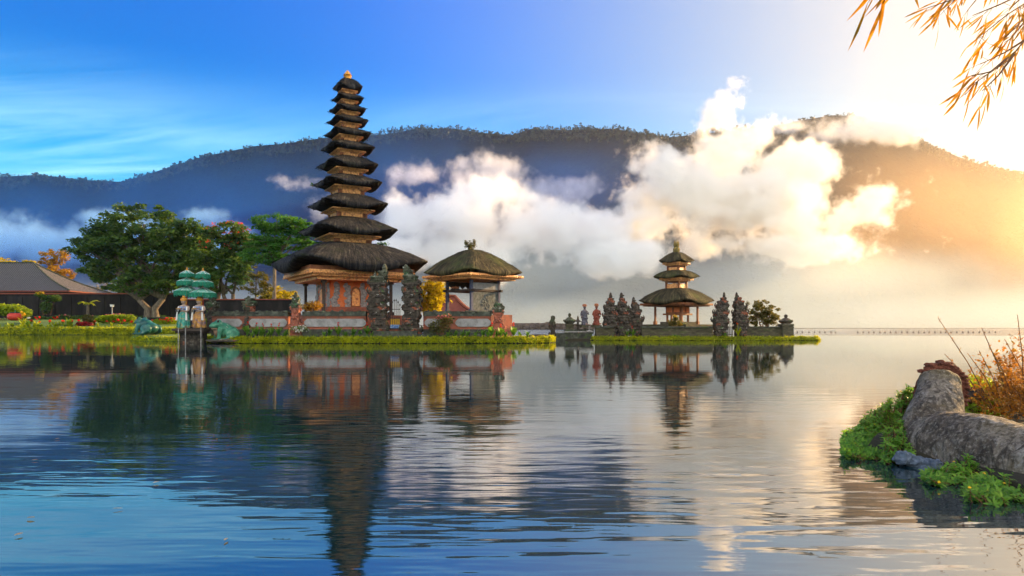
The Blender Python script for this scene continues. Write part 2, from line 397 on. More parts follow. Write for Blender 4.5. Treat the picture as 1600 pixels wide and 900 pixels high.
cloud('mist', [(40, 380, 300, 150, 1200, 90), (330, 340, 260, 150, 1200, 90), (-250, 380, 250, 150, 1200, 90), (640, 310, 280, 120, 1200, 80), (900, 290, 160, 80, 1200, 70)],  # added volume, blue of the distant air put into its colour
      'thin blue tinted haze added in front of the left hillside', 0.0026, 0.004, 0.9, thr=0.05, sharp=1.2, vox=26, grow=1.05, g=0.0, wide=1.15, colr=(.02, .26, 1.0), fine=0)
# ================================================================ materials of the place
def thatchmat(name, dark, mid, straw, moss, mossy):
    def fn(t, out):
        uv = t.n('ShaderNodeUVMap').outputs[0]; ob = t.n('ShaderNodeTexCoord').outputs['Object']
        st = t.noise(t.n('ShaderNodeMapping', i_Vector=uv, i_Scale=(4.2, 0.55, 1)).outputs[0], 1.0, 6, 0.75, 0.4)
        st2 = t.noise(t.n('ShaderNodeMapping', i_Vector=uv, i_Scale=(2.2, 0.5, 1)).outputs[0], 1.0, 4, 0.6)
        c = t.ramp(st, [(0.36, dark), (0.50, mid), (0.66, straw)])
        c = t.mix(t.rng(st2, 0.35, 0.65), c, dark)
        mz = t.noise(ob, 0.55, 5, 0.65)
        c = t.mix(t.m('MULTIPLY', t.rng(mz, mossy, mossy+0.18), 0.8), c, moss)
        b = t.n('ShaderNodeBump', i_Strength=1.0, i_Distance=0.20, i_Height=st)
        return t.n('ShaderNodeBsdfPrincipled', i_Base_Color=c, i_Roughness=0.95, i_Specular_IOR_Level=0.15, i_Normal=b.outputs[0])
    return mat(name, fn)
M = {}
M['thatch'] = thatchmat('black_palm_thatch', (0.008, 0.009, 0.012), (0.026, 0.026, 0.027), (0.105, 0.095, 0.078), (0.030, 0.042, 0.016), 0.57)
M['thatch_moss'] = thatchmat('mossy_thatch', (0.018, 0.016, 0.011), (0.075, 0.064, 0.034), (0.240, 0.190, 0.090), (0.060, 0.074, 0.020), 0.50)
M['wood'] = pmat('red_brown_timber', [(0.10, 0.030, 0.012), (0.22, 0.070, 0.024), (0.30, 0.11, 0.035)], 3.0, 0.6, 0.2)
M['darkwood'] = pmat('dark_weathered_timber', [(0.030, 0.022, 0.018), (0.075, 0.055, 0.045)], 4.0, 0.8, 0.2)
M['bluewood'] = pmat('blue_grey_timber', [(0.040, 0.045, 0.080), (0.085, 0.095, 0.15)], 4.0, 0.7, 0.2)
def dentil(t, out):
    uv = t.n('ShaderNodeTexCoord').outputs['Object']
    vo = t.n('ShaderNodeTexVoronoi', i_Vector=uv, i_Scale=5.5)
    c = t.ramp(vo.outputs['Distance'], [(0.10, (0.88, 0.42, 0.12)), (0.6, (0.70, 0.29, 0.085)), (0.92, (0.26, 0.08, 0.026))])
    b = t.n('ShaderNodeBump', i_Strength=0.8, i_Distance=0.06, i_Height=vo.outputs['Distance']); b.invert = True
    return t.n('ShaderNodeBsdfPrincipled', i_Base_Color=c, i_Roughness=0.5, i_Normal=b.outputs[0])
M['carved'] = mat('gilded_carving', dentil)
M['orange'] = pmat('orange_plaster', [(0.48, 0.095, 0.028), (0.60, 0.15, 0.045), (0.66, 0.22, 0.085)], 1.6, 0.85, 0.15, spots=[((0.25, 0.13, 0.09), 3.0, 0.62)])
M['relief'] = pmat('grey_stucco_relief', [(0.12, 0.115, 0.11), (0.27, 0.26, 0.25), (0.40, 0.38, 0.36)], 6.0, 0.9, 0.8)
M['stone'] = pmat('lichened_dark_stone', [(0.016, 0.013, 0.010), (0.052, 0.043, 0.034), (0.12, 0.100, 0.078)], 3.6, 0.95, 0.9,
                  spots=[((0.26, 0.075, 0.036), 1.5, 0.57), ((0.36, 0.35, 0.31), 4.5, 0.63), ((0.060, 0.105, 0.034), 2.1, 0.60)])
M['stone_green'] = pmat('mossy_green_stone', [(0.020, 0.022, 0.014), (0.058, 0.062, 0.038), (0.13, 0.13, 0.095)], 3.4, 0.95, 0.9,
                        spots=[((0.42, 0.43, 0.38), 4.5, 0.61), ((0.05, 0.12, 0.05), 2.0, 0.58)])
M['coping'] = pmat('moss_grown_coping', [(0.022, 0.024, 0.020), (0.050, 0.055, 0.042), (0.12, 0.13, 0.10)], 3.0, 0.95, 0.8, spots=[((0.05, 0.08, 0.02), 1.5, 0.57)])
M['islet_wall'] = pmat('mossy_boundary_stone', [(0.025, 0.022, 0.016), (0.060, 0.054, 0.034), (0.12, 0.11, 0.070)], 2.2, 0.95, 0.8,
                       spots=[((0.055, 0.075, 0.020), 1.2, 0.55), ((0.22, 0.20, 0.16), 7.0, 0.68)], stretch=(1, 1, 2.6))
M['greypanel'] = pmat('grey_render_panel', [(0.15, 0.145, 0.14), (0.25, 0.245, 0.24), (0.33, 0.32, 0.31)], 2.0, 0.9, 0.25, spots=[((0.09, 0.09, 0.085), 3.0, 0.64)])
M['darkpanel'] = pmat('green_grey_carved_panel', [(0.045, 0.050, 0.046), (0.10, 0.11, 0.10), (0.17, 0.18, 0.165)], 5.0, 0.9, 0.7)
M['bark_dark'] = pmat('dark_bark', [(0.025, 0.018, 0.012), (0.060, 0.045, 0.030), (0.12, 0.095, 0.060)], 2.5, 0.95, 0.8, stretch=(3, 3, 0.6))
def brickfn(t, out):
    o = t.n('ShaderNodeTexCoord').outputs['Object']; s = t.n('ShaderNodeSeparateXYZ', i_0=o)
    v = t.n('ShaderNodeCombineXYZ', i_0=t.m('ADD', s.outputs[0], s.outputs[1]), i_1=s.outputs[2])
    br = t.n('ShaderNodeTexBrick', i_Vector=v, i_Color1=(0.36, 0.090, 0.038), i_Color2=(0.26, 0.062, 0.030), i_Mortar=(0.12, 0.10, 0.085), i_Scale=3.0)
    c = t.mix(t.rng(t.noise(o, 1.6, 6, 0.65), 0.48, 0.68), br.outputs[0], (0.085, 0.060, 0.045))
    b = t.n('ShaderNodeBump', i_Strength=0.4, i_Distance=0.03, i_Height=br.outputs[1]); b.invert = True
    return t.n('ShaderNodeBsdfPrincipled', i_Base_Color=c, i_Roughness=0.9, i_Normal=b.outputs[0])
M['brick'] = mat('red_brick', brickfn)
M['blackwall'] = pmat('soot_black_wall', [(0.005, 0.005, 0.006), (0.012, 0.011, 0.011), (0.026, 0.023, 0.021)], 1.2, 0.95, 0.4, stretch=(1, 1, 0.35))
M['iron'] = pmat('black_iron', [(0.010, 0.010, 0.011), (0.030, 0.028, 0.026)], 8.0, 0.5, 0.1, metal=0.4)
M['yellow'] = pmat('yellow_lacquer', [(0.55, 0.28, 0.02), (0.72, 0.42, 0.04)], 5.0, 0.55, 0.2)
M['gold'] = pmat('gold_paint', [(0.42, 0.18, 0.03), (0.70, 0.36, 0.06)], 6.0, 0.4, 0.4)
M['stone_gold'] = pmat('mossy_gilding', [(0.05, 0.05, 0.02), (0.16, 0.12, 0.03), (0.42, 0.26, 0.05)], 4.0, 0.8, 0.6)
def tilefn(t, out):
    uv = t.n('ShaderNodeUVMap').outputs[0]; s = t.n('ShaderNodeSeparateXYZ', i_0=uv)
    wv = t.m('ABSOLUTE', t.m('SINE', t.m('MULTIPLY', s.outputs[0], 7.0))); row = t.m('FRACT', t.m('MULTIPLY', s.outputs[1], 2.6))
    nz = t.noise(uv, 1.4, 6, 0.7)
    c = t.ramp(t.m('MULTIPLY', wv, t.m('ADD', 0.55, t.m('MULTIPLY', nz, 0.9))), [(0.05, (0.010, 0.010, 0.011)), (0.45, (0.040, 0.038, 0.040)), (0.95, (0.10, 0.092, 0.088))])
    b = t.n('ShaderNodeBump', i_Strength=1.0, i_Distance=0.10, i_Height=t.m('ADD', wv, t.m('MULTIPLY', row, 0.5)))
    return t.n('ShaderNodeBsdfPrincipled', i_Base_Color=c, i_Roughness=0.8, i_Normal=b.outputs[0])
M['tile'] = mat('grey_clay_tiles', tilefn)
M['redtile'] = pmat('dull_red_tiles', [(0.12, 0.035, 0.022), (0.22, 0.065, 0.036)], 2.0, 0.85, 0.4)
M['bark'] = pmat('grey_brown_bark', [(0.050, 0.038, 0.028), (0.12, 0.095, 0.070), (0.20, 0.17, 0.13)], 2.5, 0.95, 0.8, stretch=(3, 3, 0.6))
M['twig'] = pmat('brown_twig', [(0.10, 0.045, 0.018), (0.20, 0.095, 0.040)], 12.0, 0.8, 0.3)
M['soil'] = pmat('dark_soil', [(0.018, 0.016, 0.010), (0.040, 0.036, 0.020)], 0.8, 1.0, 0.5)
M['lawn'] = pmat('short_lawn', [(0.050, 0.090, 0.015), (0.080, 0.14, 0.022), (0.12, 0.18, 0.030)], 1.2, 1.0, 0.5, bscale=14)
M['teal'] = pmat('green_painted_concrete', [(0.012, 0.075, 0.045), (0.030, 0.17, 0.10), (0.16, 0.34, 0.22)], 2.6, 0.42, 0.25, spots=[((0.34, 0.40, 0.30), 3.2, 0.62), ((0.02, 0.05, 0.035), 2.6, 0.62)])
M['belly'] = pmat('brownish_cream_paint', [(0.14, 0.075, 0.045), (0.30, 0.20, 0.13)], 4.0, 0.7, 0.3)
M['greencloth'] = pmat('turquoise_cloth', [(0.03, 0.16, 0.12), (0.09, 0.30, 0.23), (0.30, 0.48, 0.40)], 2.5, 0.7, 0.25)
M['greenfringe'] = pmat('emerald_fringe', [(0.003, 0.06, 0.035), (0.008, 0.15, 0.085), (0.03, 0.26, 0.16)], 9.0, 0.8, 0.3)
M['white'] = pmat('white_paint', [(0.50, 0.49, 0.46), (0.74, 0.73, 0.70)], 4.0, 0.6, 0.1)
M['red'] = pmat('red_paint', [(0.34, 0.025, 0.015), (0.52, 0.05, 0.025)], 4.0, 0.55, 0.15)
M['skin'] = pmat('pale_painted_face', [(0.22, 0.15, 0.11), (0.42, 0.33, 0.27)], 6.0, 0.6, 0.1)
M['bluecloth'] = pmat('blue_painted_cloth', [(0.02, 0.05, 0.22), (0.10, 0.20, 0.42), (0.50, 0.52, 0.52)], 7.0, 0.6, 0.3)
M['skirt_teal'] = pmat('teal_patterned_skirt', [(0.02, 0.16, 0.13), (0.05, 0.30, 0.24), (0.45, 0.26, 0.08)], 5.0, 0.6, 0.4)
M['skirt_gold'] = pmat('gold_patterned_skirt', [(0.03, 0.07, 0.24), (0.36, 0.18, 0.05), (0.52, 0.28, 0.08)], 4.5, 0.6, 0.4)
M['terracotta'] = pmat('worn_terracotta', [(0.22, 0.065, 0.030), (0.40, 0.15, 0.07), (0.50, 0.27, 0.16)], 4.0, 0.85, 0.5, spots=[((0.45, 0.42, 0.36), 5.0, 0.66)])
M['redrobe'] = pmat('faded_red_robe', [(0.10, 0.024, 0.016), (0.26, 0.060, 0.036)], 4.0, 0.8, 0.4, spots=[((0.42, 0.22, 0.12), 5.0, 0.62)])
# leaves
L = {}
L['tree'] = leafmat('deep_green_leaves', [(0.012, 0.036, 0.012), (0.030, 0.080, 0.018), (0.075, 0.14, 0.026), (0.16, 0.20, 0.036)], 0.42, spread=0.35)
M['teal_dark'] = pmat('dark_teal_concrete', [(0.004, 0.030, 0.030), (0.010, 0.075, 0.066), (0.06, 0.20, 0.15)], 1.6, 0.38, 0.25, spots=[((0.30, 0.36, 0.28), 3.0, 0.64)])
L['bright'] = leafmat('bright_green_leaves', [(0.020, 0.075, 0.012), (0.040, 0.14, 0.020), (0.085, 0.21, 0.030)], 0.5, spread=0.4)
L['yellow'] = leafmat('yellow_autumn_leaves', [(0.24, 0.17, 0.010), (0.42, 0.31, 0.014), (0.56, 0.44, 0.02)], 0.55, (1.3, 1.4, 0.4), spread=0.5)
L['pale'] = leafmat('pale_dry_leaves', [(0.20, 0.16, 0.12), (0.34, 0.27, 0.20)], 0.4)
L['near'] = leafmat('glossy_shore_leaves', [(0.030, 0.10, 0.014), (0.075, 0.20, 0.022), (0.15, 0.30, 0.032), (0.24, 0.36, 0.04)], 0.45, spread=6.0, rough=0.38)
L['orange'] = leafmat('orange_brown_leaves', [(0.20, 0.10, 0.014), (0.34, 0.19, 0.022), (0.44, 0.28, 0.03)], 0.5, (1.3, 1.2, 0.5), spread=0.5)
L['hedge'] = leafmat('clipped_hedge_leaves', [(0.080, 0.15, 0.008), (0.19, 0.28, 0.010), (0.36, 0.41, 0.014)], 0.5, (1.6, 1.4, 0.3), spread=0.8)
L['edge'] = leafmat('shore_creeper_leaves', [(0.08, 0.13, 0.006), (0.28, 0.33, 0.008), (0.50, 0.50, 0.012)], 0.5, (1.6, 1.4, 0.3), spread=1.1)
L['mid'] = leafmat('garden_green_leaves', [(0.028, 0.090, 0.020), (0.080, 0.20, 0.030), (0.20, 0.31, 0.034)], 0.5, spread=0.8)
L['olive'] = leafmat('olive_leaves', [(0.035, 0.042, 0.014), (0.085, 0.090, 0.024), (0.20, 0.17, 0.030)], 0.45, (1.6, 1.3, 0.4), spread=0.7)
L['redleaf'] = leafmat('dark_red_leaves', [(0.10, 0.008, 0.010), (0.26, 0.018, 0.018), (0.40, 0.035, 0.025)], 0.4, (1.4, 0.9, 0.8))
L['redflower'] = leafmat('red_petals', [(0.52, 0.014, 0.010), (0.66, 0.030, 0.016)], 0.4, (1.3, 0.9, 0.8))
L['flame'] = leafmat('orange_red_blossom', [(0.42, 0.045, 0.014), (0.60, 0.10, 0.020)], 0.4, (1.4, 1.0, 0.8))
L['yellowflower'] = leafmat('yellow_petals', [(0.66, 0.36, 0.010), (0.74, 0.48, 0.02)], 0.3, (1.2, 1.2, 0.8))
L['pink'] = leafmat('pink_petals', [(0.44, 0.10, 0.10), (0.60, 0.24, 0.20)], 0.3, (1.2, 1.0, 1.0))
L['whiteflower'] = leafmat('white_petals', [(0.56, 0.56, 0.50), (0.74, 0.73, 0.68)], 0.3, (1.1, 1.1, 1.0))

# ---------------------------------------------------------------- foliage writers
def leafquads(P, size, rg, asp=0.55, updir=None, flat=0.6, var=0.35):
    """pointed leaf faces at points P, turned at random (flat: how level they lie)"""
    P = np.asarray(P, float); n = len(P)
    a = rg.normal(size=(n, 3)); a[:, 2] *= (1-flat)
    if updir is not None: a = a+np.asarray(updir)
    a /= np.linalg.norm(a, axis=1, keepdims=True)+1e-9
    b = rg.normal(size=(n, 3)); b[:, 2] *= 0.7
    b -= (b*a).sum(1, keepdims=True)*a; b /= np.linalg.norm(b, axis=1, keepdims=True)+1e-9
    L_ = (size*(1+var*rg.normal(size=n))).clip(size*.35, size*2)[:, None]; W_ = L_*asp*.5
    nrm = np.cross(a, b)
    return np.stack([P-a*L_*.5, P+b*W_-a*L_*.05+nrm*L_*.08, P+a*L_*.5, P-b*W_-a*L_*.05+nrm*L_*.08], axis=1)
def ballpts(n, c, r, rg, shell=0.4):
    v = rg.normal(size=(n, 3)); v /= np.linalg.norm(v, axis=1, keepdims=True); k = rg.random(n)[:, None]**shell
    return np.asarray(c)+v*k*np.asarray(r)
def crown_pts(macros, nclump, nleaf, cr, rg, flat=0.55):
    """clumps of leaves spread through big ellipsoids; returns leaf points and clump centres"""
    vol = np.array([r[0]*r[1]*r[2] for c, r in macros])**0.66; pr = vol/vol.sum(); P = []; C = []
    for i in rg.choice(len(macros), nclump, p=pr):
        c, r = macros[i]; q = ballpts(1, c, r, rg, 0.32)[0]; C.append(q)
        k = cr*rg.uniform(.6, 1.35)
        P.append(ballpts(int(nleaf*rg.uniform(.6, 1.3)), q, (k, k, k*flat), rg, 0.5))
    return np.concatenate(P), np.array(C)
def tree(name, label, px, py, d, macros, leaf, trunk_r, nclump=120, nleaf=60, cr=1.0, ls=0.34, fork=None, group=None, cat='tree', extra=None, bark='bark', seed=1, flat=0.55, stems=1, asp=0.55, depth=None, crown_name='crown'):
    """macros: (px, py, half w px, half h px [, dy m]) read as ellipsoids at distance d"""
    rg = np.random.default_rng(seed); base = WP(px, py, d); s = d/F
    t_ = thing(name, base, label, cat, group=group); E = []
    for q in macros:
        c = WP(q[0], q[1], d)-base; c.y += q[4] if len(q) > 4 else 0
        E.append(((c.x, c.y, c.z), (q[2]*s, (depth or q[2]*s*.85), q[3]*s)))
    P, C = crown_pts(E, nclump, nleaf, cr, rg, flat)
    m = MB(); m.quads(leafquads(P, ls, rg, asp)); m.build(crown_name, L[leaf], t_)
    if extra:
        ln, cnt, ymin, nm, sz = extra
        z0 = np.quantile(C[:, 2], ymin); top = C[C[:, 2] > z0]
        Q = np.concatenate([ballpts(14, q+np.array([0, 0, cr*.5]), (cr*.8, cr*.8, cr*.3), rg) for q in top[:cnt]])
        mm = MB(); mm.quads(leafquads(Q, sz, rg)); mm.build(nm, L[ln], t_)
    tb = MB(); fz = fork if fork is not None else 0.35*max(c[0][2] for c in E)
    for k in range(stems):
        ox = (k-(stems-1)/2)*trunk_r*2.6
        f = Vector((ox*1.6+rg.normal()*trunk_r, rg.normal()*trunk_r, fz*rg.uniform(.85, 1.1)))
        tb.tube([(ox, 0, -1.0), (ox*.9, 0, 0.0), (ox*1.1+trunk_r*.3*rg.normal(), 0, fz*.5), f], [trunk_r*1.5, trunk_r*1.15, trunk_r*.9, trunk_r*.75], 9)
        mine = E[k::stems] if stems > 1 else E
        for c, r in mine:
            c = Vector(c); mid = f.lerp(c, .5)+Vector((rg.normal()*.3, 0, rg.uniform(-.1, .5)))*r[2]*.3
            tb.tube([f, mid, c], [trunk_r*.6, trunk_r*.36, trunk_r*.16], 7)
            idx = np.argsort(((C-np.array(c))**2).sum(1))[:7]
            for i in idx: tb.tube([mid.lerp(c, rg.uniform(.2, .9)), Vector(C[i])], [trunk_r*.2, trunk_r*.05], 5)
    tb.build('trunk', M[bark], t_, smooth=True)
    return t_
# ================================================================ ground
def land(name, outline, top, mt, base=-1.2, lip=0.5):
    """outline (px, d) front edge to back; heights from top(x, y); sloping bank under water"""
    pts = [(X(a, b), b) for a, b in outline]; cx = sum(p[0] for p in pts)/len(pts); cyy = sum(p[1] for p in pts)/len(pts)
    bm = bmesh.new(); n = len(pts); rings = []
    dense = []
    for i in range(n):
        a, b = Vector(pts[i]), Vector(pts[(i+1) % n]); k = max(2, int((b-a).length/1.2))
        dense += [a.lerp(b, j/k) for j in range(k)]
    def inset(p, m):
        v = Vector((cx, cyy))-p; return p+v.normalized()*min(m, v.length*.9)
    J = [mnoise.noise(Vector((p.x*.6, p.y*.6, 2)))*.35 for p in dense]
    for m_, z in ((-0.5, base), (0.0, -0.05), (lip*.5, None), (lip, None)):
        ring = []
        for p, j in zip(dense, J):
            q = inset(p, m_+j); ring.append(bm.verts.new((q.x, q.y, z if z is not None else top(q.x, q.y)*(.75 if m_ < lip else 1.0))))
        rings.append(ring)
    for r0, r1 in zip(rings, rings[1:]):
        for i in range(len(r0)): bm.faces.new((r0[i], r0[(i+1) % len(r0)], r1[(i+1) % len(r0)], r1[i]))
    for f in (.2, .4, .6, .8, .93):
        ring = []
        for v in rings[3]:
            q = Vector((v.co.x, v.co.y)).lerp(Vector((cx, cyy)), f); ring.append(bm.verts.new((q.x, q.y, top(q.x, q.y))))
        last = rings[-1]
        for i in range(len(last)): bm.faces.new((last[i], last[(i+1) % len(last)], ring[(i+1) % len(last)], ring[i]))
        rings.append(ring)
    bm.faces.new(rings[-1]); bmesh.ops.recalc_face_normals(bm, faces=bm.faces[:])
    me = bpy.data.meshes.new(name); bm.to_mesh(me); bm.free(); me.materials.append(mt)
    return tag(link(bpy.data.objects.new(name, me)), kind='structure')
def garden_top(x, y): return np.interp(y, [100, 106, 112, 126, 136, 220], [0.7, 1.05, 1.75, 2.6, 3.0, 5.0])
land('garden_ground', [(-420, 105), (-200, 104), (0, 105), (120, 104), (225, 104), (330, 104), (420, 104), (520, 116), (560, 150), (520, 205), (100, 230), (-420, 230)], garden_top, M['lawn'])
def isle_top(x, y): return 0.33+0.02*math.sin(x*.9)
land('temple_island', [(322, 49.6), (345, 48.4), (420, 48), (560, 47.6), (700, 47.7), (820, 48.2), (858, 49.2), (866, 51), (850, 56), (800, 66), (600, 72), (420, 74), (330, 68), (312, 56)], isle_top, M['soil'])
land('grass_spit', [(205, 57.5), (225, 55), (270, 54), (325, 54.5), (340, 58), (330, 66), (250, 68), (205, 62)], lambda x, y: .34+.20*math.exp(-((y-58.5)/3.0)**2), M['lawn'])
land('islet_ground', [(842, 60.5), (900, 59.8), (925, 59), (1060, 58.5), (1200, 58.5), (1276, 59), (1279, 60.5), (1245, 62), (1240, 72), (1100, 76), (900, 74), (850, 64)], lambda x, y: .16, M['soil'])
# strip of bank far behind, a breakwater of boulders
mb = MB()
for i in range(260):
    px_ = rnd.uniform(782, 935); dd = rnd.uniform(398, 412); hh = rnd.uniform(.5, 1.0)
    r_ = rnd.uniform(1.1, 2.4); mb.ico((X(px_, dd), dd, rnd.uniform(-.3, 2.9)*(1-abs(px_-850)/140.0)), (r_*1.3, r_, r_*.8), 2, .5, i)
mb.plate([(X(778, 402), -1), (X(938, 402), -1), (X(930, 402), 2.6), (X(880, 402), 3.6), (X(800, 402), 3.8), (X(782, 402), 2.0)], 400, 414)
tag(mb.build('stone_bank', pmat('far_boulders', [(0.035, 0.028, 0.024), (0.075, 0.058, 0.048), (0.12, 0.095, 0.080)], 0.5, 1.0, 0.6), smooth=False), kind='structure')
# ================================================================ thatched roofs
def roof(name, parent, half, H, mt, neck, lip=0.16, p=1.7, sq=6.0, upc=0.10, seed=0, tufts=220, z=0.0, seg=72, cx=0.0, under=0.62):
    """square thatched roof, eave at z, crest at z+H; bulging, thick edged, corners swept up a little"""
    prof = [(neck+(half-neck)*u, H*(1-u**p), u) for u in np.linspace(0, 1, 13)]
    prof += [(half*1.005, -lip*.45, 1.0), (half*.985, -lip*.8, 1.0), (half*.94, -lip*1.0, 1.0), (half*under, -lip*.35, .7)]
    V = []; UV = []
    for i, (r, zz, u) in enumerate(prof):
        e = 2.6+(sq-2.6)*min(1, u*1.6)
        for k in range(seg):
            q = 2*math.pi*k/seg; c_, s_ = math.cos(q), math.sin(q); f = (abs(c_)**e+abs(s_)**e)**(-1/e)
            cor = abs(math.sin(2*q))**5; zz = prof[i][1]
            nz = mnoise.noise(Vector((c_*r*1.5, s_*r*1.5, zz*2+seed*9.1)))
            rr = r*f*(1+.012*nz); x, y = c_*rr, s_*rr
            if zz < 0: zz = zz*(1-.72*abs(math.sin(2*q))**3)
            hz = zz+cor*upc*H*u**3+nz*.035*min(1, half)+(mnoise.noise(Vector((c_*9, s_*9, seed)))*.05*lip if i > 12 else 0)
            V.append((x+cx, y, hz+z)); UV.append((k/seg*half*8, u*half*1.4))
    n = len(prof); Fc = [(i*seg+k, i*seg+(k+1) % seg, (i+1)*seg+(k+1) % seg, (i+1)*seg+k) for i in range(n-1) for k in range(seg)]
    # the last column of faces closes the ring; crest and soffit are capped
    Fc += [tuple((n-1)*seg+k for k in range(seg)), tuple(range(seg-1, -1, -1))]
    # loose straw standing off the surface
    r_ = random.Random(seed+5)
    for k in range(tufts):
        i = r_.randrange(1, 14); j = r_.randrange(seg)
        if r_.random() < .35: j = (seg//8+r_.randrange(4)*(seg//4)+r_.randrange(-1, 2)) % seg
        a = Vector(V[(i-1)*seg+j]); b = Vector(V[min(i+1, 14)*seg+j]); d = (b-a); l = d.length+1e-6
        d = d.normalized(); o = Vector((a.x-cx, a.y, 0)).normalized(); side = Vector((-o.y, o.x, 0))
        a = a+side*r_.uniform(-.15, .15)*half*.3; w_ = r_.uniform(.02, .05)*min(1.4, half**.5); ln = r_.uniform(.25, .6)*min(1.2, half**.5)*.6
        lift = (o*.5+Vector((0, 0, .8)))*r_.uniform(.02, .07)
        q0 = len(V); V += [tuple(a-side*w_+lift*.2), tuple(a+side*w_+lift*.2), tuple(a+d*ln+side*w_*.4+lift), tuple(a+d*ln-side*w_*.4+lift)]
        uu = r_.uniform(0, 50); UV += [(uu, 0), (uu, 0), (uu, .3), (uu, .3)]; Fc.append((q0, q0+1, q0+2, q0+3))
    me = bpy.data.meshes.new(name); me.from_pydata(V, [], Fc); me.update()
    uvl = me.uv_layers.new(name='UVMap'); li = np.zeros(len(me.loops), np.int32); me.loops.foreach_get('vertex_index', li)
    uvl.data.foreach_set('uv', np.array(UV, np.float32)[li].ravel())
    me.polygons.foreach_set('use_smooth', [True]*len(me.polygons)); me.materials.append(mt)
    return link(bpy.data.objects.new(name, me), parent)
def cornice(parent, half, z, steps, mt, h):
    m = MB(); zz = z
    for k in steps:
        m.box((0, 0, zz-h*.46), (2*half*k, 2*half*k, h*.92)); zz -= h
    # row of little pendants round the widest board
    a = half*steps[0]; nn = max(6, int(a*2/.22)); 
    for i in range(nn):
        q = -a+(i+.5)*2*a/nn
        for x, y in ((q, -a), (a, q), (q, a), (-a, q)): m.box((x, y, z-h*1.05), (a*1.0/nn, a*1.0/nn, h*.5))
    return m.build('cornice', mt, parent), zz

# ---------------------------------------------------------------- the eleven roofed pagoda
PD = 57.0; ps = PD/F; ROT = R(-14-45+90)
P0 = Vector((X(543, PD), PD, 0.33))
pagoda = thing('pagoda', P0, 'tall black thatched pagoda with eleven stacked roofs and orange lower walls', 'pagoda', ROT)
def pz(py): return Z(py, PD)-P0.z
TI = [(24.4, 121, 138.2), (26.5, 147, 155.5), (30.3, 164, 172.7), (33.7, 181, 191), (38.4, 201, 210.6), (44.5, 221, 233), (50.5, 244, 260.5), (56.5, 273, 288.8), (66, 303, 322.5), (81.3, 339, 363.2), (128.5, 379, 414)]
for i, (hw, yt, ye) in enumerate(TI):
    half = hw*ps/0.97/1.33; H = (ye-yt)*ps*.98; ze = pz(ye)-H*.09
    neckw = half*(.38 if i < 10 else .36)
    lip = (.23, .20, .22, .22, .25, .28, .33, .31, .39, .38, .74)[i]
    rf = roof('thatched_roof', pagoda, half, H, M['thatch'], neckw if i else half*.12, lip=lip, p=(1.9, 1.3, 1.3, 1.3, 1.3, 1.3, 1.3, 1.35, 1.35, 1.4, 1.7)[i], seed=i+1, tufts=int(120+150*half), z=ze, upc=.20, sq=11)
    if i == 10: break
    h = .055+.014*half
    co, zb = cornice(rf, half, ze-lip*.80, (.64, .56, .49), M['carved'], h)
    bot = pz(TI[i+1][1])-.35; bw = half*.43
    m = MB(); m.box((0, 0, (zb+bot)/2), (2*bw, 2*bw, zb-bot+.02))
    for sx_ in (-1, 1):
        for sy_ in (-1, 1): m.box((sx_*bw, sy_*bw, (zb+bot)/2), (.12+.03*half, .12+.03*half, zb-bot-.01))
    bd = m.build('tier_body', M['wood'], pagoda)
    m = MB()
    for a in range(4):
        mm = MB(); mm.box((0, -bw-.02, (zb+bot)/2+.08), (1.5*bw, .05, (zb-bot)*.75)); mm.xf(Matrix.Rotation(a*math.pi/2, 4, 'Z')); m.add(mm.vs, mm.fs)
    m.build('carved_panel', M['carved'], bd)
m = MB(); zt = pz(124)
m.lathe((0, 0, zt), [(.30, -.15), (.34, .05), (.22, .16), (.26, .26), (.36, .34), (.20, .42), (.16, .55), (.05, .75)], 12)
for k in range(5): m.lathe((math.cos(k*1.26)*.26, math.sin(k*1.26)*.26, zt+.2), [(.05, 0), (.09, .12), (.01, .36)], 6)
m.build('finial', M['gold'], pagoda)
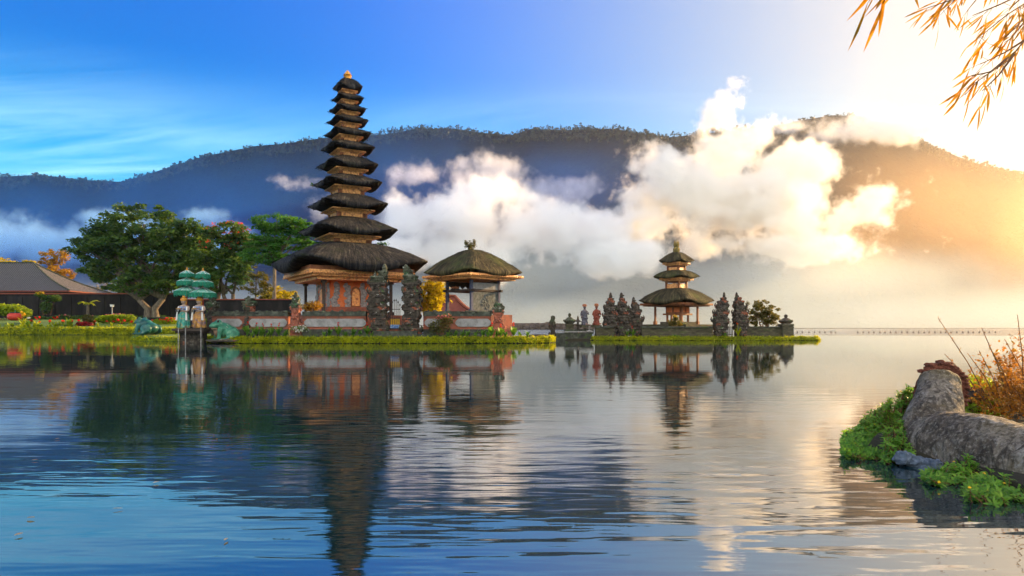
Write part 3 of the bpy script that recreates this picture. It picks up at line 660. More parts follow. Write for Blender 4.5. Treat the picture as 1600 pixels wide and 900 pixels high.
# lower storey
half = 128.5*ps/.97/1.26; ze = pz(414)-.2; zf = pz(429)
co, zb = cornice(pagoda, half, zf, (.76, .70, .62), M['carved'], .24); co.name = 'eave_cornice'
m = MB(); m.box((0, 0, zf+.16), (half*1.5, half*1.5, .30)); m.build('soffit', M['wood'], pagoda)
plz = pz(481)
cw = 2.05
m = MB(); m.box((0, 0, (zb+plz)/2), (2*cw, 2*cw, zb-plz)); wall = m.build('wall', M['orange'], pagoda)
m = MB(); m.box((0, 0, plz-.12), (2*cw+.5, 2*cw+.5, .24)); m.box((0, 0, plz-.45), (2*cw+.9, 2*cw+.9, .42)); m.box((0, 0, plz-.86), (7.6, 7.6, .4)); m.box((0, 0, (plz-1.06)/2), (8.4, 8.4, plz-1.06)); m.build('plinth', M['brick'], pagoda)
hh = zb-plz
for fa in (0, 1, 2, 3):
    Rz = Matrix.Rotation(fa*math.pi/2, 4, 'Z')
    for k, (x0, ww) in enumerate(((-1.62, .62), (-.62, .5), (1.62, .62), (.62, .5))):
        mm = MB()
        for j in range(16):
            mm.ico((x0+rnd.uniform(-.5, .5)*ww*(1-.3*j/16), -cw-.02, plz+.12+hh*.86*(j/16)), (rnd.uniform(.12, .26), .09, rnd.uniform(.12, .26)), 2, .5, k*31+j+fa*7)
        mm.box((x0, -cw-.02, plz+.1), (ww, .12, .22)); mm.xf(Rz); mm.build('relief', M['relief'], wall)
    mm = MB(); mm.plate([(-.42, plz), (.42, plz), (.42, plz+hh*.62), (.28, plz+hh*.76), (0, plz+hh*.82), (-.28, plz+hh*.76), (-.42, plz+hh*.62)], -cw-.10, -cw+.02)
    mm.xf(Rz); dr = mm.build('door', M['wood'], wall)
    mm = MB(); mm.plate([(-.31, plz+.1), (.31, plz+.1), (.31, plz+hh*.58), (.2, plz+hh*.68), (0, plz+hh*.74), (-.2, plz+hh*.68), (-.31, plz+hh*.58)], -cw-.16, -cw-.08)
    mm.xf(Rz); mm.build('carved_panel', M['carved'], dr)
cr_ = 73*ps/1.414
for k in range(4):
    a = R(45+90*k); x, y = cr_*1.414*math.cos(a), cr_*1.414*math.sin(a)
    m = MB(); m.box((x, y, (zb+plz)/2-.3), (.20, .20, zb-plz+.6)); m.box((x, y, plz-.55), (.42, .42, .35)); m.box((x, y, zb-.1), (.36, .36, .18)); m.build('column', M['darkwood'], pagoda)

# ---------------------------------------------------------------- open pavilion beside it
VD = 53.0; vs_ = VD/F; V0 = Vector((X(739, VD), VD, .33))
pav = thing('pavilion', V0, 'open thatched pavilion on posts with a mossy hipped roof', 'pavilion', R(45))
def vz(py): return Z(py, VD)-V0.z
half = 76*vs_/1.26; H = (426-390)*vs_; ze = vz(427)
rf = roof('thatched_roof', pav, half, H, M['thatch_moss'], half*.16, lip=.34, p=1.35, seed=31, tufts=800, z=ze, upc=.05, sq=7)
co, zb = cornice(pav, half, ze-.22, (.93, .86, .78), M['carved'], .13); co.name = 'eave_cornice'
pa = 40*vs_/1.414; pb = vz(492)
for sx_ in (-1, 1):
    for sy_ in (-1, 1):
        m = MB(); m.box((sx_*pa, sy_*pa, (zb+pb)/2), (.2, .2, zb-pb)); m.box((sx_*pa, sy_*pa, pb+.2), (.3, .3, .4)); m.build('post', M['bluewood'] if sx_ < 0 or sy_ < 0 else M['darkwood'], pav)
zm = vz(455)
m = MB()
for a in range(4):
    mm = MB(); mm.box((0, -pa, zm), (2*pa+.75, .16, .16)); mm.xf(Matrix.Rotation(a*math.pi/2, 4, 'Z')); m.add(mm.vs, [f for f in mm.fs])
    for v in range(8): pass
m.box((0, 0, zm-.02), (2*pa-.2, 2*pa-.2, .10)); m.build('shelf', M['darkwood'], pav)
# camera facing right side (local -y) is closed by two panels, the left side (local -x) stays open
m = MB(); m.box((0, -pa, (zm-.09+pb)/2), (2*pa-.22, .07, zm-.17-pb)); lo = m.build('panel', M['darkpanel'], pav)
m = MB()
for j in range(26): m.ico((rnd.uniform(-.45, .45), -pa-.03, (zm+pb)/2+rnd.uniform(-.5, .5)), (.13, .06, .13), 2, .5, j)
m.build('carving', M['darkpanel'], lo)
m = MB(); m.box((0, -pa, (zm+.1+zb)/2-.12), (2*pa-.22, .07, (zb-zm)*.66)); m.build('panel', M['greypanel'], pav)
for side in (0, 1):                     # scalloped lambrequins hanging along the inner sides
    m = MB(); nsc = 9
    poly = [(-pa+.1, zb-.02), (pa-.1, zb-.02)]
    for j in range(nsc, -1, -1):
        xx = -pa+.1+(2*pa-.2)*j/nsc; poly.append((xx, zb-.34-.20*(j % 2)-.12*mnoise.noise(Vector((j*1.7, side, 0)))))
    m.plate(poly, pa-.05, pa+.03)
    if side: m.xf(Matrix.Rotation(-math.pi/2, 4, 'Z'))
    m.build('lambrequin', M['darkwood'], pav)
m = MB(); m.box((0, 0, pb/2), (2*pa+1.5, 2*pa+1.5, pb)); m.build('base', M['brick'], pav)
o_ = thing('offering_tray', WP(711, 453, VD-.4), 'orange heap of offerings lying on the shelf of the open pavilion', 'offering')
m = MB(); m.lathe((0, 0, 0), [(.30, 0), (.38, .05), (.36, .08)], 12); m.build('tray', M['darkwood'], o_)
m = MB()
for j in range(14): m.ico((rnd.uniform(-.25, .25), rnd.uniform(-.2, .2), .12+rnd.uniform(0, .1)), .09, 1)
m.build('fruit', M['terracotta'], o_)

# ---------------------------------------------------------------- the three roofed shrine on the islet
SD = 65.0; ss = SD/F; S0 = Vector((X(1057, SD), SD, .3))
shr = thing('shrine', S0, 'small shrine with three stacked mossy thatched roofs on red posts', 'shrine', R(45))
def sz(py): return Z(py, SD)-S0.z
ST = [(27, 393, 408, .5, 1.6), (35.3, 422, 432, .40, 1.7), (58, 450, 470, .30, 1.5)]
for i, (hw, yt, ye, nk, pp) in enumerate(ST):
    half = hw*ss/1.26; H = (ye-yt)*ss; ze = sz(ye)-.03; lip = (.20, .24, .38)[i]
    rf = roof('thatched_roof', shr, half, H, M['thatch_moss'], half*(.10 if i == 0 else nk), lip=lip, p=pp, seed=50+i, tufts=int(120+160*half), z=ze, upc=.08, sq=7)
    co, zb = cornice(rf, half, ze-lip*.6, ((.72, .60), (.68, .56), (.88, .80))[i], M['carved'] if i < 2 else M['wood'], .15)
    if i == 2: break
    bot = sz(ST[i+1][1])-.25; bw = (13.2, 15.6)[i]*ss/1.414
    m = MB()
    for sx_ in (-1, 1):
        for sy_ in (-1, 1): m.box((sx_*bw, sy_*bw, (zb+bot)/2), (.17, .17, zb-bot))
    m.box((0, 0, bot+.12), (2*bw+.02, 2*bw+.02, .16)); m.box((0, 0, zb-.06), (2*bw+.02, 2*bw+.02, .10))
    bd = m.build('tier_body', M['wood'], shr)
    m = MB()
    for a in range(4):
        mm = MB(); mm.box((0, -bw, bot+(zb-bot)*.40), (2*bw-.17, .06, (zb-bot)*.66)); mm.xf(Matrix.Rotation(a*math.pi/2, 4, 'Z')); m.add(mm.vs, mm.fs)
    m.build('carved_panel', M['carved'], bd)
m = MB(); zt = sz(394); m.lathe((0, 0, zt), [(.30, -.1), (.34, .3), (.22, .5), (.30, .62), (.18, .75)], 10)
for k in range(9): m.lathe((math.cos(k*.7)*.2, math.sin(k*.7)*.2, zt+.6), [(.05, 0), (.09, .15), (.01, rnd.uniform(.35, .6))], 6)
m.build('finial', M['stone_gold'], shr)
# base, posts, raised cell
bz = sz(507)
m = MB(); m.box((0, 0, bz/2), (5.0, 5.0, bz)); m.box((-.5, -.5, bz+.12), (2.4, 2.4, .24)); m.build('base', M['islet_wall'], shr)
pq = 33*ss/1.414
for sx_ in (-1, 1):
    for sy_ in (-1, 1):
        m = MB(); m.box((sx_*pq, sy_*pq, (zb+bz)/2), (.16, .16, zb-bz)); m.box((sx_*pq, sy_*pq, bz+.15), (.28, .28, .3)); m.build('post', M['wood'], shr)
cw = 17*ss; zc0, zc1 = sz(490), zb
m = MB(); m.box((-.35, -.35, (zc0+zc1)/2), (2*cw/1.3, 2*cw/1.3, zc1-zc0)); m.box((-.35, -.35, zc0-.08), (2*cw/1.3+.4, 2*cw/1.3+.4, .16)); cell = m.build('cell', M['wood'], shr)
m = MB()
for a in range(4):
    for q in (-.5, .5):
        mm = MB(); mm.box((q*cw/1.3, -cw/1.3-.02, (zc0+zc1)/2), (cw/1.3*.72, .05, (zc1-zc0)*.7)); mm.xf(Matrix.Translation((-.35, -.35, 0)) @ Matrix.Rotation(a*math.pi/2, 4, 'Z')); m.add(mm.vs, mm.fs)
m.build('panel', M['orange'], cell)
for sx_ in (-1, 1):
    for sy_ in (-1, 1):
        m = MB(); m.box((-.35+sx_*cw/1.5, -.35+sy_*cw/1.5, (zc0+bz)/2), (.15, .15, zc0-bz)); m.build('stilt', M['wood'], shr)
# ================================================================ carved stone
def carve(levels, seed, depth=1.0, flames=True, lump=.10, spikes=None):
    """levels: (x0, x1, z0, z1): a stepped core with thin ledges, curled antefixes inside the outline and knobbly carving"""
    r = random.Random(seed); m = MB()
    for i, (x0, x1, z0, z1) in enumerate(levels):
        w_ = x1-x0; c = (x0+x1)/2; dp = depth*min(1.0, .45+w_*.45); hh = z1-z0
        w_ *= .90; m.box((c, 0, (z0+z1)/2), (w_*.70, dp*.72, hh+.02)); e = min(.11, hh*.2)
        m.box((c+r.uniform(-.02, .02), 0, z1-e/2), (w_*.86, dp*.88, e), 0, .86); m.box((c, 0, z1-e*1.5), (w_*.76, dp*.8, e), 0, 1.06); m.box((c, 0, z0+e*.4), (w_*.80, dp*.8, e*.8))
        for k in range(int(10+w_*hh*30)):
            sd = r.choice((-1, 1)); fx = r.random() < .62
            x = c+r.uniform(-.40, .40)*w_ if fx else c+sd*w_*.37
            y = sd*dp*.37 if fx else r.uniform(-.36, .36)*dp
            q = r.uniform(.45, 1.35)*lump; m.ico((x, y, r.uniform(z0, z1)), (q, q*.8, q*r.uniform(.8, 1.5)), 1, .5, seed+k)
        # guardian face: brow, cheeks, jaw
        q = min(w_*.16, hh*.22)
        for dx, dz, k in ((0, .1, 1.2), (-1.2, .5, .8), (1.2, .5, .8), (-.8, -.7, .8), (.8, -.7, .8)): m.ico((c+dx*q, -dp*.40, (z0+z1)/2+dz*q), (q*k, q*.7, q*k), 2, .4, seed+i)
        if flames:
            for sx_ in (-1, 1):
                for sy_ in (-1, 0, 1):
                    if r.random() < .2: continue
                    h = r.uniform(.16, .30)*min(1.1, w_+.2); bx = c+sx_*w_*.37; by = sy_*dp*.38
                    m.tube([(bx, by, z1-.06), (bx+sx_*w_*.07, by*1.08, z1+h*.15), (bx+sx_*w_*.05, by*1.08, z1+h*.6), (bx-sx_*w_*.01, by, z1+h)], [.075, .085, .055, .012], 6)
                    m.ico((bx+sx_*w_*.06, by, z1-.10), (.07, .07, .06), 1, .4, seed)
    for (x, z0, z1, rr) in (spikes or []):
        L_ = z1-z0
        m.lathe((x, 0, z0-.05), [(rr*1.25, 0), (rr*1.3, L_*.08), (rr*.85, L_*.16), (rr*1.05, L_*.28), (rr*.8, L_*.44), (rr*.95, L_*.58), (rr*.75, L_*.72), (rr*.6, L_*.88), (.03, L_)], 8)
        for k in range(9): m.ico((x+r.uniform(-1, 1)*rr*1.1, r.uniform(-1, 1)*rr, z0+r.random()*L_*.55), rr*.42, 1, .5, k+seed)
    return m
def px_levels(lv, d, cx, gz):              # (px0, px1, py_bottom, py_top) -> metres round cx
    s = d/F; return [((a-cx)*s, (b-cx)*s, Z(y0, d)-gz, Z(y1, d)-gz) for a, b, y0, y1 in lv]
def stone_thing(name, label, cat, d, cx, gz, lv, seed, depth, matn='stone', spikes=None, group=None, base=None, capfrom=None, lump=.10, cap=None):
    t_ = thing(name, (X(cx, d), d, gz), label, cat, group=group); s = d/F
    L_ = px_levels(lv, d, cx, gz); sp = [((a-cx)*s, Z(y0, d)-gz, Z(y1, d)-gz, r_) for a, y0, y1, r_ in (spikes or [])]
    k = capfrom if capfrom is not None else len(L_)-1
    carve(L_[:k], seed, depth, lump=lump).build('base' if k == 1 else 'body', M[base or matn], t_)
    carve(L_[k:], seed+1, depth, spikes=sp, lump=lump*.8, flames=k < len(L_)-2).build('cap', M['stone_green' if (matn == 'stone' and cap is None) else (cap or matn)], t_)
    return t_
GD = 50.0
LG = [(572, 612, 526, 512), (577, 609, 512, 496), (573, 609, 496, 482), (571, 609, 482, 468), (573, 609, 468, 455), (574, 609, 455, 442), (577, 608, 442, 432), (590, 607, 432, 424)]
stone_thing('split_gate', 'left half of the tall carved stone split gate in front of the pagoda', 'gate tower', GD, 591, .33, LG, 11, 1.7, spikes=[(601, 427, 411, .20), (586, 434, 423, .13)], capfrom=6)
RG = [(622, 666, 526, 512), (626, 658, 512, 496), (627, 661, 496, 482), (627, 662, 482, 468), (627, 661, 468, 455), (627, 659, 455, 442), (628, 655, 442, 430), (630, 646, 430, 422)]
stone_thing('split_gate', 'right half of the carved stone split gate, beside the yellow bamboo', 'gate tower', GD, 644, .33, RG, 23, 1.7, spikes=[(634, 425, 412, .20), (641, 430, 419, .15)], capfrom=6)
g = thing('gate_leaf', (X(617, GD), GD+.1, .95), 'narrow iron gate with a yellow lower panel between the tall carved stone gate halves', 'gate')
s = GD/F; gw = 15*s
m = MB()
for k in range(6):
    x = -gw/2+gw*k/5; top = 1.75+.35*math.cos((x/gw)*math.pi); m.tube([(x, 0, 0), (x, 0, top)], .025, 6); m.lathe((x, 0, top), [(.03, 0), (.06, .06), (.005, .2)], 6)
for zz in (.08, .85, 1.5): m.box((0, 0, zz), (gw, .04, .05))
m.build('bars', M['iron'], g)
m = MB(); m.box((0, .05, .56), (gw*.98, .03, .5)); m.build('panel', M['yellow'], g)
m = MB(); m.box((0, -.05, .24), (gw*.98, .03, .26)); m.build('panel', M['bluecloth'], g)
m = MB(); m.box((X(618, 49.4), 49.2, .33+.14), (5.2, 1.5, .28)); m.box((X(618, 49.4), 49.5, .33+.40), (3.2, 1.0, .26)); tag(m.build('steps', M['coping']), 'dark stone steps at the foot of the tall split gate', 'steps')

# ---------------------------------------------------------------- temple compound wall, section by section
WD = 50.2
def wall_section(px0, px1, label, panels, oct=0.10, seed=0, d0=WD, d1=None, ytop=486):
    d1 = d1 or d0; a = Vector((X(px0, d0), d0, .33)); b = Vector((X(px1, d1), d1, .33)); ln = (b-a).length
    t_ = thing('compound_wall', a, label, 'wall', math.atan2(b.y-a.y, b.x-a.x)); sh = d0/F
    zt = Z(ytop, d0)-.33; z1, z2, z3, z4 = Z(494, d0)-.33, Z(498, d0)-.33, Z(510.5, d0)-.33, Z(514.5, d0)-.33
    m = MB(); m.box((ln/2, 0, z4/2), (ln, .62, z4)); m.build('footing', M['coping'], t_)
    m = MB(); m.box((ln/2, 0, (z4+z1)/2), (ln, .40, z1-z4)); m.box((ln/2, 0, z4+.05), (ln+.002, .54, .10)); m.box((ln/2, 0, z1-.06), (ln+.002, .50, .12)); m.box((ln/2, 0, z1-.20), (ln+.001, .44, .06)); m.build('brickwork', M['brick'], t_)
    r = random.Random(seed); m = MB(); n = max(3, int(ln/.45))
    m.box((ln/2, 0, (z1+zt)/2-.02), (ln, .60, zt-z1-.04)); 
    for k in range(n*3):
        m.ico((r.uniform(0, ln), r.uniform(-.3, .3), zt-.04+r.uniform(-.12, .03)), (r.uniform(.08, .22), .12, r.uniform(.05, .13)), 1, .5, k)
    m.build('coping', M['coping'], t_)
    for p0, p1 in panels:
        x0 = (X(p0, d0)-a.x); x1 = (X(p1, d0)-a.x); c = min(.22, (z2-z3)*.35) if oct else 0.01
        m = MB(); m.plate([(x0+c, z3), (x1-c, z3), (x1, z3+c), (x1, z2-c), (x1-c, z2), (x0+c, z2), (x0, z2-c), (x0, z3+c)], -.27, -.19)
        m.build('panel', M['greypanel'], t_)
wall_section(333, 452, 'low brick compound wall with pale panels behind the right frog statue', [(338, 380), (391, 450)], seed=1)
wall_section(474, 573, 'low brick wall with one long grey panel between the crowned pillar and the split gate', [(477, 573)], seed=2)
wall_section(662, 768, 'low brick wall with grey panels in front of the open pavilion', [(664, 690), (712, 767)], seed=3)
stone_thing('wall_pillar', 'carved wall pillar with a dark crown left of the pagoda, between two wall panels', 'pillar', 49.9, 462, .33, [(452, 473, 524, 509), (454, 471, 509, 481), (451, 474, 481, 475), (455, 470, 475, 466)], 41, .9, base='brick', spikes=[(462, 468, 455, .16)], capfrom=2)
stone_thing('wall_pillar', 'carved corner pillar at the right end of the temple wall', 'pillar', 49.9, 778, .33, [(766, 791, 524, 512), (769, 788, 512, 488), (766, 791, 488, 481), (770, 787, 481, 474)], 42, .95, base='brick', spikes=[(776, 476, 470, .14), (786, 482, 476, .12)], capfrom=2)
stone_thing('wall_pillar', 'thin weathered pillar in the wall behind the right frog statue', 'pillar', 50.0, 385, .33, [(380, 391, 522, 509), (382, 388, 509, 484), (380, 391, 484, 480)], 43, .5, capfrom=2)
stone_thing('wall_pillar', 'brick pillar with a dark spreading cap rising behind the thin weathered pillar', 'pillar', 55, 392, .33, [(383, 401, 515, 487), (385, 399, 487, 478), (376, 404, 478, 471), (383, 398, 471, 466)], 44, .9, base='brick', spikes=[(388, 468, 461, .14)], capfrom=2)
stone_thing('guardian_statue', 'dark carved guardian stump standing behind the parasols beside the wall', 'statue', 52, 331, .33, [(322, 342, 512, 494), (325, 339, 494, 480), (321, 343, 480, 472), (326, 338, 472, 464)], 45, .8, spikes=[(332, 466, 458, .15)], capfrom=2)
# long black wall behind the garden
t_ = thing('garden_wall', (X(-120, 136), 136, 2.6), 'long black garden wall behind the hedges and flowers on the left', 'wall')
ln = X(288, 136)-X(-120, 136); zt = Z(460, 136)-2.6
m = MB(); m.box((ln/2, 0, zt/2), (ln, .7, zt)); 
for k in range(17): m.box((ln*k/16, -.36, zt/2-.3), (1.0, .25, zt-.5))
m.build('wall_body', M['blackwall'], t_)
m = MB(); m.box((ln/2, 0, zt+.14), (ln, 1.2, .28)); m.build('coping', M['redtile'], t_)
t_ = thing('garden_wall', (X(380, 70), 70, .5), 'dark wall with a brown coping behind the low compound wall left of the pagoda', 'wall')
ln = X(466, 70)-X(288, 70); zt = Z(469, 70)-.5; t_.location.x = X(288, 70)
m = MB(); m.box((ln/2, 0, zt/2), (ln, .5, zt)); m.build('wall_body', M['blackwall'], t_); m = MB(); m.box((ln/2, 0, zt+.06), (ln, .8, .12)); m.build('coping', M['redtile'], t_)

# ---------------------------------------------------------------- houses
def hip_house(label, cx, d, gz, hx, hy, ridge, zeave, zridge, mt, wallm, rz=0.0):
    t_ = thing('house', (X(cx, d), d, gz), label, 'house', rz)
    m = MB(); m.box((0, 0, (zeave-.1)/2), (2*hx*.86, 2*hy*.82, zeave-.1)); m.build('wall', M[wallm], t_)
    V = [(-hx, -hy, zeave), (hx, -hy, zeave), (hx, hy, zeave), (-hx, hy, zeave), (-ridge, 0, zridge), (ridge, 0, zridge)]
    def cv(a, b, k): return a+(b-a)*k
    vs = []; fs = []; uv = []
    sl = math.hypot(hy, zridge-zeave)
    for (A, B, C, D, lenA) in ((0, 1, 5, 4, 2*hx), (2, 3, 4, 5, 2*hx), (1, 2, 5, 5, 2*hy), (3, 0, 4, 4, 2*hy)):
        n = 10; o = len(vs)
        for k in range(n+1):
            q = k/n; sag = -.10*(zridge-zeave)*math.sin(math.pi*q)
            a = Vector(V[A]).lerp(Vector(V[D]), q); b = Vector(V[B]).lerp(Vector(V[C]), q)
            off = (lenA-(b-a).length)/2
            for p, u in ((a, off), (b, lenA-off)):
                vs.append((p.x, p.y, p.z+sag)); uv.append((u, q*sl))
        fs += [(o+2*k, o+2*k+1, o+2*k+3, o+2*k+2) for k in range(n)]
    me = bpy.data.meshes.new('roof'); me.from_pydata(vs, [], fs); me.update()
    ul = me.uv_layers.new(name='UVMap'); li = np.zeros(len(me.loops), np.int32); me.loops.foreach_get('vertex_index', li); ul.data.foreach_set('uv', np.array(uv, np.float32)[li].ravel())
    me.materials.append(mt); rf = link(bpy.data.objects.new('roof', me), t_)
    m = MB()
    for a, b in ((4, 5), (0, 4), (3, 4), (1, 5), (2, 5)):
        A, B = Vector(V[a]), Vector(V[b]); pts = [A.lerp(B, k/8)+Vector((0, 0, .12-(0 if (a, b) == (4, 5) else .10*(zridge-zeave)*math.sin(math.pi*k/8)))) for k in range(9)]; m.tube(pts, .16, 6)
    m.build('ridge_cap', mt if mt != M['tile'] else M['coping'], rf)
    m = MB()
    for a, b in ((0, 1), (1, 2), (2, 3), (3, 0)):
        A, B = Vector(V[a]), Vector(V[b]); c = (A+B)/2; l = (B-A).length
        m.box((c.x, c.y, zeave-.12), (l, .12, .22) if abs(A.y-B.y) < .1 else (.12, l-.13, .218))
    m.build('fascia', M['redtile'], rf)
    return t_
hs = 150/F
hip_house('long low house with a grey tiled roof behind the black garden wall', -18, 150, 3.2, 163*hs, 8.0, 70*hs, Z(457, 150)-3.2, Z(411, 150)-3.2, M['tile'], 'blackwall')
hip_house('small red roofed building seen between the yellow bamboo and the open pavilion', 702, 74, .4, 34*74/F, 2.6, .6, Z(487, 74)-.4, Z(464, 74)-.4, M['redtile'], 'yellow')

# ---------------------------------------------------------------- islet walls, gates, posts
ID = 60.5
def islet_wall(px0, px1, yt, label, d=ID, seed=0, ybot=530):
    a = Vector((X(px0, d), d, 0.0)); ln = X(px1, d)-a.x; zt = Z(yt, d); t_ = thing('islet_wall', a, label, 'wall')
    m = MB(); m.box((ln/2, 0, zt/2), (ln, .6, zt)); m.box((ln/2, 0, .25), (ln, .9, .5)); m.build('wall_body', M['islet_wall'], t_)
    r = random.Random(seed); m = MB(); m.box((ln/2, 0, zt+.05), (ln, .85, .10))
    for k in range(int(ln*5)): m.ico((r.uniform(0, ln), r.uniform(-.36, .36), zt+.08), (r.uniform(.08, .2), .1, .05), 1, .5, k)
    m.build('coping', M['coping'], t_)
islet_wall(1002, 1112, 512, 'mossy stone wall at the front of the three roofed shrine', seed=1)
islet_wall(1160, 1238, 512, 'mossy stone wall under the round bush at the right end of the islet', seed=2)
islet_wall(930, 958, 512, 'dark low wall under the red robed statue at the left of the islet', seed=3)
m = MB(); m.box((X(892, 60.2), 61.2, .30), (X(935, 60.2)-X(858, 60.2)-.6, 2.2, .62)); m.box((X(905, 61), 61.6, .75), (2.6, 1.2, .4)); tag(m.build('landing_stage', M['coping']), 'low dark stone landing at the left end of the islet', 'landing')
m = MB(); m.box((X(899, 59.7), 60.05, .74), (3.2, .16, .10), 0); m.tube([(X(921, 59.7), 60.0, .70), (X(921, 59.7), 60.0, 1.25)], .03, 6); m.ico((X(921, 59.7), 60.0, .78), (.35, .18, .10), 1); tag(m.build('grey_rail', M['relief']), 'pale grey rail lying along the dark stone landing', 'rail')
spg = dict(capfrom=3, cap='stone')
stone_thing('stone_spire', 'leftmost of the three mossy carved spires left of the small shrine', 'spire', 61.2, 954, .16, [(941, 965, 529, 508), (940, 966, 508, 492), (942, 965, 492, 480), (945, 962, 480, 470), (948, 960, 470, 466)], 61, 1.3, spikes=[(954, 468, 456, .16)], **spg)
stone_thing('stone_spire', 'middle and widest of the three mossy carved spires left of the small shrine', 'spire', 61.6, 972, .16, [(960, 984, 529, 510), (959, 986, 510, 494), (961, 984, 494, 482), (964, 981, 482, 471), (967, 977, 471, 466)], 62, 1.4, spikes=[(971, 468, 456, .18)], **spg)
stone_thing('stone_spire', 'lowest of the three mossy carved spires, nearest the small shrine', 'spire', 62.0, 992, .16, [(980, 1006, 529, 512), (979, 1008, 512, 498), (982, 1003, 498, 486), (985, 1000, 486, 476), (987, 995, 476, 472)], 63, 1.3, spikes=[(990, 474, 463, .16)], **spg)
stone_thing('split_gate', 'left half of the mossy split gate right of the small shrine', 'gate tower', 60.3, 1127, .16, [(1114, 1137, 529, 512), (1111, 1139, 512, 500), (1114, 1139, 500, 488), (1118, 1138, 488, 478), (1120, 1138, 478, 470), (1126, 1135, 470, 465)], 64, 1.4, spikes=[(1131.5, 467, 455.5, .14)], capfrom=4, cap='stone')
stone_thing('split_gate', 'right half of the mossy split gate beside the round bush', 'gate tower', 60.3, 1155, .16, [(1146, 1168, 529, 512), (1145, 1171, 512, 500), (1144, 1169, 500, 488), (1146, 1166, 488, 478), (1146, 1163, 478, 470), (1148, 1158, 470, 465)], 65, 1.4, spikes=[(1151, 467, 455.5, .14)], capfrom=4, cap='stone')
g = thing('gate_leaf', (X(1141.5, 60.3), 60.4, .2), 'small wrought iron gate between the mossy split gate halves on the islet', 'gate')
m = MB()
for k in range(4):
    x = -.2+.135*k; m.tube([(x, 0, 0), (x, 0, 1.15+.2*(k in (1, 2)))], .022, 6); m.lathe((x, 0, 1.15+.2*(k in (1, 2))), [(.03, 0), (.05, .06), (.005, .18)], 6)
m.box((0, 0, .3), (.44, .04, .05)); m.box((0, 0, .95), (.44, .04, .05)); m.build('bars', M['iron'], g)
for sx_ in (-1, 1):
    m = MB(); m.box((sx_*.13, .06, .5), (.12, .03, .7)); m.build('panel', M['white'], g)
def urn_post(px, label, d, wcap, y0, ycap, ytop, matn, w_=20):
    s = d/F; t_ = thing('stone_lantern_post', (X(px, d), d, .16), label, 'stone post'); z0 = Z(ycap, d)-.16; z1 = Z(ytop, d)-.16; wc = wcap*s
    m = MB(); m.box((0, 0, z0*.45), (w_*s, w_*s, z0*.9)); m.box((0, 0, z0*.92), (w_*s*1.15, w_*s*1.15, z0*.14)); m.build('pedestal', M['islet_wall'], t_)
    m = MB(); h = z1-z0; m.lathe((0, 0, z0), [(wc*.30, 0), (wc*.42, h*.12), (wc*.52, h*.28), (wc*.44, h*.36), (wc*.30, h*.46), (wc*.20, h*.58), (wc*.10, h*.62), (wc*.10, h*.72), (wc*.15, h*.82), (wc*.10, h*.92), (.02, h)], 10, 3.0)
    for k in range(12): m.ico((math.cos(k*.52)*wc*.45, math.sin(k*.52)*wc*.45, z0+h*.30), (wc*.10, wc*.10, wc*.09), 1, .5, k)
    m.build('cap', M[matn], t_)
urn_post(1228, 'stone corner post with a pointed mossy cap at the right end of the islet', 60.2, 20, 528, 506, 491, 'stone', 16)
urn_post(890, 'squat shrine post with a green mossy cap on the stone landing', 61.6, 19, 528, 506, 489, 'stone_green', 12)
stone_thing('guardian_statue', 'dark lone carved guardian standing in the water at the left tip of the islet', 'statue', 60.0, 863, .0, [(857, 869, 533, 522), (859, 867, 522, 512), (857, 869, 512, 508), (858, 868, 508, 500), (860, 868, 500, 495)], 66, .7, spikes=[(864, 497, 492, .13)], capfrom=3, lump=.10)
t_ = thing('stone_lantern', (X(903, 61.2), 61.2, .6), 'small tiered stone lantern left of the blue statue', 'lantern')
m = MB(); m.lathe((0, 0, 0), [(.24, 0), (.24, .22), (.13, .28), (.13, .62), (.22, .68), (.22, .76), (.10, .78), (.10, 1.02), (.12, 1.04)], 8); m.build('pedestal', M['stone'], t_)
m = MB(); m.lathe((0, 0, 1.02), [(.34, 0), (.32, .05), (.14, .16), (.07, .28), (.10, .34), (.015, .58)], 6); m.build('roof', M['stone'], t_)
m = MB(); m.ico((0, 0, 0), (1.1, .6, .40), 3, .35, 5); tag(m.build('rock', M['stone'], loc=(X(838, 57), 57.2, .15), smooth=True), 'low dark rock in the water beside the tip of the yellow hedge', 'rock')
# ================================================================ trees behind the garden and temple
BD = 124.0
tree('broad_tree', 'big dark green spreading tree with a pale forked trunk behind the left frog statue', 237, 497, BD,
     [(225, 350, 55, 30), (185, 372, 48, 36), (262, 368, 52, 38), (215, 392, 70, 40), (150, 395, 34, 30), (285, 402, 36, 40), (240, 425, 44, 28), (180, 428, 36, 24), (310, 380, 26, 30), (130, 388, 18, 16), (150, 420, 30, 20), (270, 440, 40, 20), (215, 440, 40, 20), (300, 368, 30, 26), (304, 402, 34, 30), (160, 380, 40, 30)],
     'tree', .62, nclump=560, nleaf=85, cr=1.35, ls=.55, fork=3.6, seed=4, stems=2, flat=.5)
tree('flame_tree', 'dark tree with red blossom along its top behind the green parasols', 352, 490, 118,
     [(355, 365, 38, 18), (340, 392, 40, 24), (385, 378, 24, 18), (320, 415, 24, 22), (365, 412, 26, 18), (345, 440, 22, 18), (325, 448, 16, 18), (372, 436, 14, 12)],
     'tree', .40, nclump=210, nleaf=80, cr=1.15, ls=.5, fork=3.6, seed=9, stems=3, bark='bark_dark', extra=('flame', 46, .62, 'blossom', .42), flat=.5)
tree('feathery_tree', 'bright green feathery tree rising left of the pagoda', 428, 486, 100,
     [(430, 348, 34, 14), (462, 354, 26, 14), (410, 372, 30, 15), (448, 380, 40, 16), (400, 398, 20, 16), (432, 402, 24, 14), (480, 372, 16, 14)],
     'bright', .30, nclump=240, nleaf=75, cr=.95, ls=.34, fork=7.5, seed=12, flat=.34)
